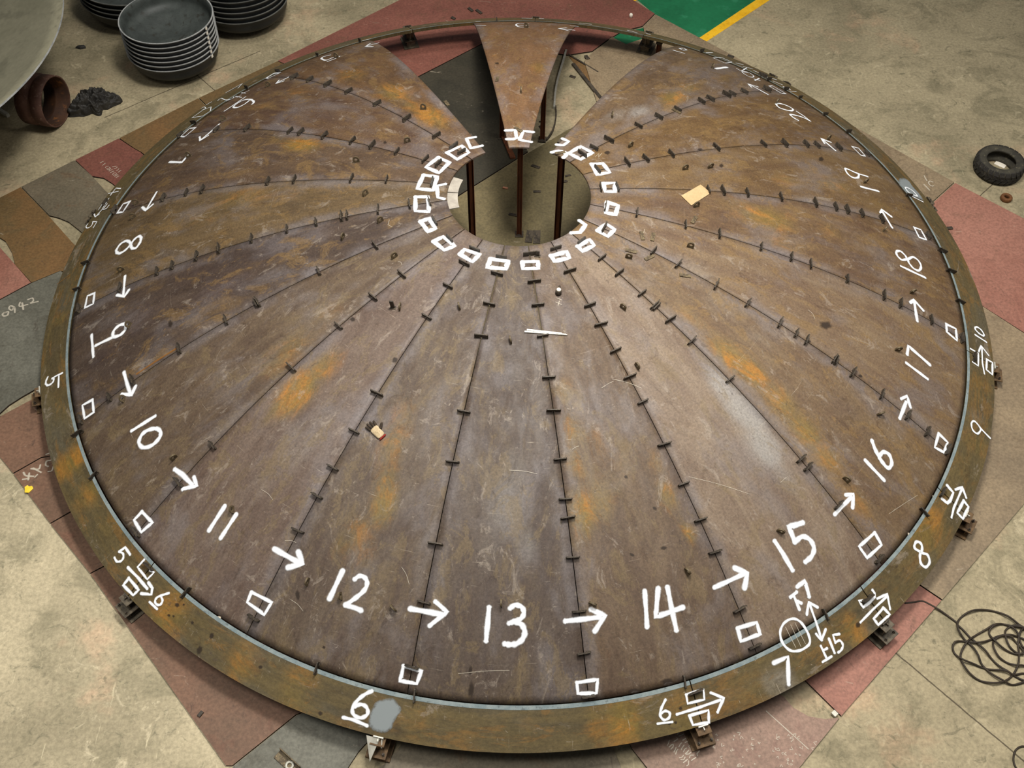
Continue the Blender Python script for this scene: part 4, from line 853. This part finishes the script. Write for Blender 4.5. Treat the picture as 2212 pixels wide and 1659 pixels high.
for i, (a, b, lab) in enumerate((((1138,714),(1212,722),'longer pale bar of the pair lying across the seam of petals 13 and 14'), ((1133,717.5),(1222,724),'slightly lower pale bar of the pair lying across the seam of petals 13 and 14'))):
    A, B = on_dome(*a), on_dome(*b); n = ndome((A+B)/2); m = MB(); u = (B-A).normalized(); s = u.cross(n)
    hgt = .012 if i else .016
    q = [A+s*.009+n*.004, A-s*.009+n*.004, B-s*.009+n*.004, B+s*.006+u*.02+n*.004]
    m.add(q+[v+n*hgt for v in q], [(3, 2, 1, 0), (4, 5, 6, 7), (0, 1, 5, 4), (1, 2, 6, 5), (2, 3, 7, 6), (3, 0, 4, 7)])
    tag(m.build('flat_bar', M['bright_steel']), lab, 'steel bar', 'pair of bars on the dome')
# cardboard sheet
A = [on_dome(*q) for q in ((1513,400),(1535,418),(1493,445),(1471,424))]; m = MB(); n = ndome(A[0])
B = [v+n*.006 for v in A]; m.add(B+[v+n*.005 for v in B], [(3, 2, 1, 0), (4, 5, 6, 7), (0, 1, 5, 4), (1, 2, 6, 5), (2, 3, 7, 6), (3, 0, 4, 7)])
tag(m.build('cardboard_sheet', M['card']), 'pale cardboard sheet lying on petal 19', 'cardboard')
# small marker can: black nozzle, white body
p = on_dome(1206, 634); n = ndome(p); t = tag(empty('marker_can'), 'small black can with a white lid lying on petal 14 by chalk marks', 'can')
m = MB(); m.lathe([(0, 0), (.034, 0), (.036, .02), (.034, .045), (.026, .055), (0, .055)], 20); b = m.build('can_body', M['dark_steel'], t, True)
m = MB(); m.lathe([(0, .055), (.024, .055), (.025, .075), (.02, .082), (0, .083)], 20); m.build('lid', M['paper'], t, True)
m = MB(); m.tube([(0, .03, .02), (.012, .07, .012), (.016, .095, .006)], .011, 8); m.build('handle', M['dark_steel'], t, True)
place(t, p, Vector((1, 0, 0)), n)

# work glove: hand with four fingers and thumb, red cuff band
p = on_dome(812, 930); n = ndome(p); ex = (on_dome(798, 916)-on_dome(822, 940)).normalized()   # towards the fingers
gl = tag(empty('work_glove'), 'dirty cream work glove with dark fingertips and a red cuff on petal 12', 'glove')
def blob(name, rings, mat, parent, sub=1):
    """rings: (x, half width, half height, y offset) cross-sections along x"""
    m = MB(); k = 12; v = []; f = []
    for x, w, hh, yo in rings: v += [Vector((x, yo+w*math.cos(2*math.pi*j/k), hh+hh*math.sin(2*math.pi*j/k))) for j in range(k)]
    for i in range(len(rings)-1):
        for j in range(k): f.append((i*k+j, (i+1)*k+j, (i+1)*k+(j+1) % k, i*k+(j+1) % k))
    f += [tuple(range(k)), tuple(range(len(rings)*k-1, (len(rings)-1)*k-1, -1))]
    m.add(v, f); o = m.build(name, mat, parent, True); s = o.modifiers.new('s', 'SUBSURF'); s.levels = s.render_levels = sub; return o
blob('palm', [(-.105, .045, .012, 0), (-.075, .047, .013, 0), (-.03, .046, .015, .002), (.01, .049, .017, 0), (.04, .05, .015, 0)], M['glove'], gl)
blob('cuff_band', [(-.122, .046, .010, 0), (-.112, .047, .012, 0), (-.102, .046, .012, 0)], M['red_cuff'], gl)
for yo, l, b in ((.038, .062, .012), (.013, .078, .004), (-.013, .074, -.004), (-.038, .055, -.012)):
    blob('finger', [(.03, .013, .012, yo), (.045, .014, .013, yo+b*.2), (.045+l*.5, .013, .014, yo+b*.7), (.045+l*.85, .012, .011, yo+b), (.045+l, .007, .007, yo+b)], M['glove_dirt'], gl)
th = blob('thumb', [(0, .015, .012, 0), (.02, .017, .013, .003), (.045, .016, .014, .006), (.068, .013, .012, .008), (.08, .007, .008, .008)], M['glove_dirt'], gl)
th.location = (-.03, -.04, .002); th.rotation_euler = (0, 0, math.radians(-62))
place(gl, p+n*.002, ex, n)

# ------------------------------------------------------------------ loose things on the floor inside the gap and the hole
def fbar(a, b, w, h, mat, name, label, cat, group=None, z=FZ):
    A, B = at(*a, z+h), at(*b, z+h); d = B-A; L = d.length; c = (A+B)/2
    o = MB().box(-L/2, L/2, -w/2, w/2, 0, h).build(name, mat, None, bevel=.002); o.location = (c.x, c.y, z); o.rotation_euler = (0, 0, math.atan2(d.y, d.x))
    return tag(o, label, cat, group)
G = 'loose steel pieces on the floor'
for a, b, w, lab in (((1148,356),(1166,362),.05,'dark flat piece on the floor inside the crown hole, nearest petal 3'), ((1152,413),(1168,413),.04,'dark flat piece on the floor in the middle of the crown hole'),
     ((1221,380),(1233,377),.03,'upper of two dark pieces on the floor behind the right post in the hole'), ((1212,393),(1226,390),.04,'lower of two dark pieces on the floor touching the right post in the hole'),
     ((1099,461),(1118,465),.045,'dark flat piece on the floor beside the middle post foot'), ((1141,523),(1146,497),.1,'brown short plate on the floor at the near edge of the hole'), ((1159,525),(1160,497),.1,'black short plate on the floor at the near edge of the hole'),
     ((1231,163),(1243,167),.05,'dark flat piece on the bare floor right of petal 3'), ((1265,119),(1271,127),.06,'small dark clip on the floor at the plate edge in the right gap'), ((1165,262),(1173,262),.03,'small flat piece on the floor beside the post right of petal 3'),
     ((1166,271),(1171,278),.04,'dark stub on the floor at the foot of the post right of petal 3'), ((1428,103),(1433,112),.05,'dark stub on the floor beside the short post by petal 1')):
    fbar(a, b, w, .014, M['dark_steel'], 'scrap_piece', lab, 'scrap steel', G, FZ+(PT if b[1] > 330 or a[0] == 1265 else 0))
fbar((1086,404), (1097,406), .03, .02, M['pink_bar'], 'chalk_stick', 'short pinkish bar on the floor inside the crown hole', 'bar', None, FZ+PT)
fbar((1238,136), (1298,211), .055, .03, M['dark_steel'], 'long_bar', 'long dark bar on the floor in the gap right of petal 3', 'steel bar', None, FZ+.0065)
fbar((1226,115), (1292,155), .025, .02, M['dark_steel'], 'long_bar', 'thinner dark bar on the floor across the gap right of petal 3', 'steel bar', None, FZ+.0065)
fbar((1088,293), (1108,340), .08, .03, M['post_rust'], 'flat_bar', 'rusty flat bar on the floor under the inner end of petal 3', 'steel bar', None, FZ+PT)
o = slab('triangular_offcut', tri, FZ, FZ+.006, FM['orange']); tag(o, 'rusty triangular offcut on the floor in the gap right of petal 3', 'steel offcut')
def strip(pts, h, t, mat, name, label, cat):
    P_ = [at(x, y) for x, y in pts]; P_ = spline(P_, 6); m = MB(); v = []; f = []; k = len(P_)
    for i, p in enumerate(P_):
        d = (P_[min(i+1, k-1)]-P_[max(i-1, 0)]).normalized(); s = Vector((-d.y, d.x, 0))*t/2
        v += [p-s, p+s, p+s+Vector((0, 0, h)), p-s+Vector((0, 0, h))]
    for i in range(k-1):
        for j in range(4): f.append((4*i+j, 4*i+(j+1) % 4, 4*i+4+(j+1) % 4, 4*i+4+j))
    f += [(3, 2, 1, 0), (4*k-4, 4*k-3, 4*k-2, 4*k-1)]
    m.add(v, f); return tag(m.build(name, mat), label, cat)
strip([(1223,112),(1215,140),(1206,170),(1200,200),(1197,236)], .05, .03, M['bright_steel'], 'curved_strip', 'pale curved flat strip on the floor right of petal 3', 'steel strip')
strip([(1200,232),(1201,252),(1197,275),(1190,292),(1180,305)], .04, .022, M['dark_steel'], 'curved_strip', 'dark curved strip on the floor right of petal 3, ending by the post', 'steel strip')
for a, b, w, pl, lab in (((1012,16),(1021,23),.05,1,'dark loose block on the red plate behind the far rim, left of a pair'), ((1029,20),(1040,28),.05,1,'dark loose block on the red plate behind the far rim, right of a pair'), ((975,36),(983,40),.05,1,'dark loose block on the red plate right beside the far rim'),
     ((1572,119),(1585,123),.06,1,'dark loose block on the plate edge by the rim near petal 1'), ((2041,493),(2058,491),.05,1,'dark loose strongback lying on the rose red plate'), ((428,1547),(437,1536),.035,1,'dark loose block on the long brown plate below the rim'), ((1799,1536),(1808,1545),.05,1,'pale stub at the corner of the red plate by the near floor edge')):
    fbar(a, b, w, .022, M['dark_steel'] if 'pale' not in lab else M['bright_steel'], 'loose_block', lab, 'steel block', 'loose blocks on the floor plates', FZ+PT)
# bent flat bar half hidden at the far right rim
strip([(1690,178),(1700,180),(1706,184),(1707,187)], .03, .015, M['dark_steel'], 'bent_rod', 'short bent rusty rod on the concrete at the rim by petal 20', 'rod')
# angle clamp cut by the bottom edge
t = tag(empty('angle_clamp', at(621, 1648, FZ+PT)+Vector((0, 0, .0))), 'bolted angle clamp lying on the pale grey floor plate', 'clamp'); t.location.z = FZ+PT
m = MB().box(-.14, .14, -.05, .05, 0, .012); m.box(-.14, .14, .038, .05, .012, .07); m.build('angle', M['lug_steel'], t, bevel=.003)
m = MB(); m.lathe([(.022, .012), (.045, .012), (.045, .03), (.022, .03)], 20, True); o = m.build('ring_nut', M['bright_steel'], t, True); o.location = (.04, -.006, 0)
t.rotation_euler = (0, 0, math.radians(-38))
p = at(1362.5, 38, FZ+PT); m = MB(); m.lathe([(0, 0), (.028, 0), (.03, .06), (.02, .075), (0, .078)], 16); o = m.build('cap', M['paper'], None, True); o.location = p; o.location.z = FZ+PT; tag(o, 'small white cap standing on the red plate behind the dome', 'cap')
# yellow scrap
m = MB(); m.prism([(-.05, -.03), (-.01, -.055), (.05, -.02), (.045, .02), (.012, .03), (0, .055), (-.035, .045), (-.04, .012)], 0, .012)
o = m.build('plastic_scrap', M['scrap_yellow'], None, bevel=.003); p = at(64, 1059); o.location = (p.x, p.y, FZ+PT); o.rotation_euler = (0, 0, .5); tag(o, 'small bright yellow plastic scrap on the brown plate edge', 'scrap')
# dark scrap on the concrete, top
m = MB(); m.add([(-.09, -.02, 0), (.0, -.05, 0), (.09, -.02, 0), (.07, .03, 0), (-.02, .045, 0), (-.06, .015, 0), (-.08, -.015, .02), (0, -.04, .035), (.08, -.015, .02), (.06, .02, .04), (-.02, .03, .03), (-.05, .01, .035)],
    [(5, 4, 3, 2, 1, 0), (6, 7, 8, 9, 10, 11)]+[(i, (i+1) % 6, 6+(i+1) % 6, 6+i) for i in range(6)])
o = m.build('dark_scrap', M['black_cloth']); p = at(175, 103); o.location = (p.x, p.y, FZ); tag(o, 'small black crumpled scrap on the bare concrete beside the bowl stack', 'scrap')

# ------------------------------------------------------------------ stacks of dished heads
def dish_meshes(R, D, shallow=False):
    t = .020
    if shallow:
        n = 16; outer = [(R*i/n, D*(i/n)**2) for i in range(n+1)]
        return outer, [(max(r-t*.5*(r/R), 0), z+t) for r, z in outer][::-1]
    n = 8; Rb = R*.945                                             # the wall flares a little up to the rim
    crown = [(R*.72*i/n, D*.30*(i/n)**2) for i in range(1, n+1)]
    kn = [(R*.72+(Rb-R*.72)*math.sin(a), D*.30+D*.42*(1-math.cos(a))) for a in [math.pi/2*i/6 for i in range(1, 7)]]
    outer = [(0, 0)]+crown+kn+[(R*.968, D-.045), (R, D-.009), (R, D)]
    inner = [(max(r-t, 0), z+(t if r < R*.9 else t*.6) if z < D-.01 else D) for r, z in outer][::-1]
    return outer, inner
def dish(name, loc, R, D, label, group, tagged, small=True, mats=('dish', 'dish_out', 'rim'), tagdeg=-22, shallow=False):
    t = tag(empty(name, loc), label, 'dished head', group)
    outer, inner = dish_meshes(R, D, shallow)
    m = MB(); n = 96; prof = outer+inner; k = len(prof); m.lathe(prof, n)
    me = m.me('shell', True); b = bmesh.new(); b.from_mesh(me); bmesh.ops.remove_doubles(b, verts=b.verts, dist=1e-5); bmesh.ops.recalc_face_normals(b, faces=b.faces)
    for fc in b.faces:
        c = fc.calc_center_median(); r = math.hypot(c.x, c.y)
        fc.material_index = 2 if c.z > D-.008 and not (shallow and c.z < D+.002) else (0 if fc.normal.z > 0 or fc.normal.dot(Vector((c.x, c.y, 0))) < 0 else 1)
        if fc.material_index == 2: fc.smooth = False
    b.to_mesh(me); b.free()
    for x in mats: me.materials.append(M[x])
    link('shell', me, None, t)
    if tagged:
        a = math.radians(tagdeg); q = MB(); w = .022
        v = [(R*math.cos(a+s*w/R)*1.004, R*math.sin(a+s*w/R)*1.004, z) for z in (D-.05, D-.003) for s in (-1, 1)]; v2 = [(x*1.003, y*1.003, z) for x, y, z in v]
        q.add(v+v2, [(0, 1, 3, 2), (4, 6, 7, 5), (0, 4, 5, 1), (2, 3, 7, 6), (0, 2, 6, 4), (1, 5, 7, 3)]); q.build('sticker', M['paper'], t)['label'] = 'white sticker'
    return t
ordn = ['lowest', 'second from the bottom', 'third from the bottom', 'middle', 'third from the top', 'second from the top', 'topmost']
for i in range(7):
    dish('dished_head', (-5.575+.004*i, 5.035, FZ+.0834*i), .73, .40, '%s dark steel bowl of the tall stack with white stickers' % ordn[i], 'bowls of the stickered stack', True)
for i in range(4):
    dish('dished_head', (-6.5, 6.64, FZ+.09*i), .98, .40, '%s dark bowl of the shorter stack behind the stickered stack' % ('lowest', 'second lowest', 'second highest', 'topmost')[i], 'bowls of the stack behind', False, mats=('dish', 'dish_out', 'rim_dull'))
for i in range(6):
    dish('dished_head', (-4.70, 6.36, FZ+.095*i), .775, .40, '%s black bowl of the stack nearest the red plate' % ('lowest', 'second from the bottom', 'third from the bottom', 'third from the top', 'second from the top', 'topmost')[i], 'bowls of the stack by the red plate', False, mats=('dish', 'dish_out', 'rim_dull'))
# the very large dished head at the left and its trestle
big = dish('large_dished_head', (-10.042, 3.197, FZ+.8), 3.551, .88, 'huge grey dished head with a pale machined rim beside the rusty pipe', None, False, mats=('big_dish', 'big_dish', 'rim'), shallow=True)
m = MB()
for x in (-.5, .5): m.box(x-.1, x+.1, -.8, .8, 0, .80)
m.box(-.8, .8, -.1, .1, 0, .80); o = m.build('trestle', M['stand_rust']); o.location = (-10.042, 3.197, FZ); tag(o, 'low steel trestle under the huge grey dished head', 'trestle')
# short flanged clip on the floor at the left edge
fbar((-6,232), (16,246), .05, .06, M['bright_steel'], 'angle_offcut', 'pale angle offcut at the left edge under the huge dished head', 'steel offcut')

# rusty pipe collar lying on its side
RP, LP = .385, .43
c1 = at(140, 264); c0 = at(84, 256); ax = (c1-c0).normalized()
m = MB(); pr = [(RP, 0), (RP, LP*.40), (RP-.03, LP*.46), (RP-.03, LP*.52), (RP, LP*.58), (RP, LP), (RP-.022, LP), (RP-.022, LP*.6), (RP-.05, LP*.52), (RP-.05, LP*.46), (RP-.022, LP*.38), (RP-.022, 0)]
m.lathe(pr, 72, True); me = m.me('pipe', True); b = bmesh.new(); b.from_mesh(me); bmesh.ops.recalc_face_normals(b, faces=b.faces)
for fc in b.faces:
    c = fc.calc_center_median(); fc.material_index = 1 if fc.normal.dot(Vector((c.x, c.y, 0))) < -.1 else 0
b.to_mesh(me); b.free(); me.materials.append(M['rust_pipe']); me.materials.append(mottled('pipe_inside', lin(52, 34, 24), lin(74, 46, 26), 3, .75, 0, .3, lin(120, 74, 34)))
t = tag(empty('pipe_collar'), 'rusty short pipe collar with a grooved wall lying on its side', 'pipe')
link('pipe_wall', me, None, t)
z = ax; x_ = Vector((0, 0, 1)); y_ = z.cross(x_)
t.matrix_world = Matrix.Translation(Vector((c1.x, c1.y, FZ+RP))-ax*LP) @ Matrix((x_, y_, z)).transposed().to_4x4()

# crumpled black tarpaulin
me = bpy.data.meshes.new('tarpaulin'); b = bmesh.new(); bmesh.ops.create_icosphere(b, subdivisions=6, radius=1.0)
from mathutils import noise as mn
for v in b.verts:
    p = v.co.copy(); r = math.hypot(p.x, p.y); th_ = math.atan2(p.y, p.x)
    lobe = 1+.22*math.sin(th_*2+.6)+.16*math.sin(th_*5+1.3)+.10*math.sin(th_*9)
    h = max(p.z, -.05); rid = 0; q = Vector((p.x*1.5, p.y*1.5, p.z*1.2))
    for o_, a_ in ((1.5, .36), (3.0, .24), (5.6, .12), (11, .03)):
        rid += a_*(1-2.2*abs(mn.noise(q*o_+Vector((o_, 3, 1)))))
    v.co = Vector((p.x*.29*lobe*(1+.15*rid), p.y*.25*lobe*(1+.15*rid), max(0, h*(.13+.24*rid)+.005)))
b.to_mesh(me); b.free(); me.polygons.foreach_set('use_smooth', [True]*len(me.polygons))
o = link('tarpaulin', me, M['black_cloth']); p = at(204, 229); o.location = (p.x, p.y, FZ); o.rotation_euler = (0, 0, .15); tag(o, 'crumpled black tarpaulin lying beside the rusty pipe collar', 'tarpaulin')

# ------------------------------------------------------------------ tyre, ring, cable on the right
p = at(2158, 379); TY = Vector((7.10, 2.70, FZ))
t = tag(empty('tyre', TY), 'worn black tyre lying on the concrete', 'tyre')
Ro, Ri, Wt = .345, .205, .225
m = MB(); m.lathe([(Ri, .02), (Ri+.012, .005), (Ro-.06, .0), (Ro-.02, .012), (Ro-.006, .04), (Ro, Wt/2), (Ro-.006, Wt-.04), (Ro-.02, Wt-.012), (Ro-.06, Wt), (Ri+.03, Wt-.004), (Ri+.012, Wt-.012), (Ri, Wt-.02), (Ri+.015, Wt-.05), (Ri+.07, Wt-.08), (Ri+.09, Wt/2), (Ri+.07, .08), (Ri+.015, .05)], 80, True)
m.build('carcass', mottled('dusty_rubber', lin(52, 49, 42), lin(68, 64, 53), 6, .8, 0, .3, lin(94, 88, 70)), t, True)
m = MB(); NL = 26
for i in range(NL):
    for s, off in ((0, 0.0), (1, .5)):
        a0 = 2*math.pi*(i+off)/NL; da = 2*math.pi/NL*.40; v = []
        zz = (.004, .055, .118) if s == 0 else (Wt-.004, Wt-.055, Wt-.118)
        for kk, z in enumerate(zz):
            sh = (0, .03, .13)[kk]; rr = (Ro-.014, Ro+.012, Ro+.013)[kk]
            for e in (-1, 1):
                for r in (Ro-.03, rr): v.append((r*math.cos(a0+sh+e*da), r*math.sin(a0+sh+e*da), z))
        f = []
        for q in (0, 4): f += [(q, q+1, q+5, q+4), (q+2, q+6, q+7, q+3), (q+1, q+3, q+7, q+5), (q, q+4, q+6, q+2)]
        f += [(0, 2, 3, 1), (8, 9, 11, 10)]; m.add(v, f)
me = m.me('tread'); b = bmesh.new(); b.from_mesh(me); bmesh.ops.recalc_face_normals(b, faces=b.faces); b.to_mesh(me); b.free()
link('tread', me, M['rubber'], t)
fbar((2150,350), (2172,360), .09, .012, M['paper'], 'paper_card', 'white card lying on the floor inside the tyre', 'card')
m = MB(); m.lathe([(.036, 0), (.075, 0), (.082, .015), (.082, .05), (.072, .062), (.042, .062), (.036, .05)], 32, True); o = m.build('rusty_ring', M['rust_orange'], None, True); q = at(2172, 431); o.location = (q.x, q.y, FZ); tag(o, 'small thick rusty ring on the concrete near the tyre', 'ring')
cab = U('P', [(1190,258),(1260,250),(1340,240),(1400,265),(1480,310),(1560,360),(1640,420)])+U('p', [(300,470),(400,560),(520,690),(640,800),(760,920),(900,1070),(1020,1190),(1150,1280),(1300,1360),(1438,1430),(1560,1440),(1600,1300),(1438,1180),(1300,1175),(1150,1120),(1000,1020),(910,880),(920,750),(1040,670),(1180,680),(1300,770),(1400,900),(1420,980),(1300,940),(1180,840),(1110,690),(1130,560),(1250,490),(1400,520),(1500,650),(1470,850),(1390,970),(1250,960),(1080,880),(930,760),(850,640),(850,560),(930,490),(1060,460),(1200,500),(1310,620),(1380,780),(1438,860),(1540,700),(1480,560),(1340,470),(1150,340),(940,245),(700,220),(500,260),(360,350),(295,460),(320,600),(430,730),(560,860),(640,1000),(720,1150),(860,1300),(1060,1430),(1240,1495),(1438,1450),(1560,1380),(1438,1300),(1250,1330),(1100,1265),(800,1225),(560,1140),(380,1075),(260,970),(215,860),(250,780),(360,750),(520,775),(680,785),(860,730),(1000,670),(1180,655),(1340,680),(1460,740),(1560,820),(1500,620),(1420,545),(1350,640),(1335,800),(1345,960),(1325,1150),(1260,1310),(1120,1430),(930,1475),(700,1430),(520,1320),(400,1180),(355,1030),(380,900),(470,760),(620,650),(780,560),(900,490),(1040,455),(1200,495),(1400,530),(1560,600)])
P_ = []
for i, (x, y) in enumerate(cab):
    q = at(x, y, FZ+.012); q.z = FZ+.012+(.012*(i % 3) if i > 8 else .012 if i < 5 else .0); P_.append(q)
P_ = spline(P_, 6); m = MB(); m.tube(P_, .0105, 8); tag(m.build('welding_cable', M['cable'], None, True), 'long black welding cable tangled in loops on the concrete', 'cable')
P_ = []
for x, y in U('P', [(2260,1480),(2190,1475),(2140,1510),(2122,1580),(2135,1640),(2170,1690)]):
    q = at(x, y, FZ+.011); P_.append(q)
P_ = spline(P_, 6); m = MB(); m.tube(P_, .0095, 8); tag(m.build('cable_loop', M['cable'], None, True), 'single loop of thin black cable on the concrete, below the tangled cable', 'cable')
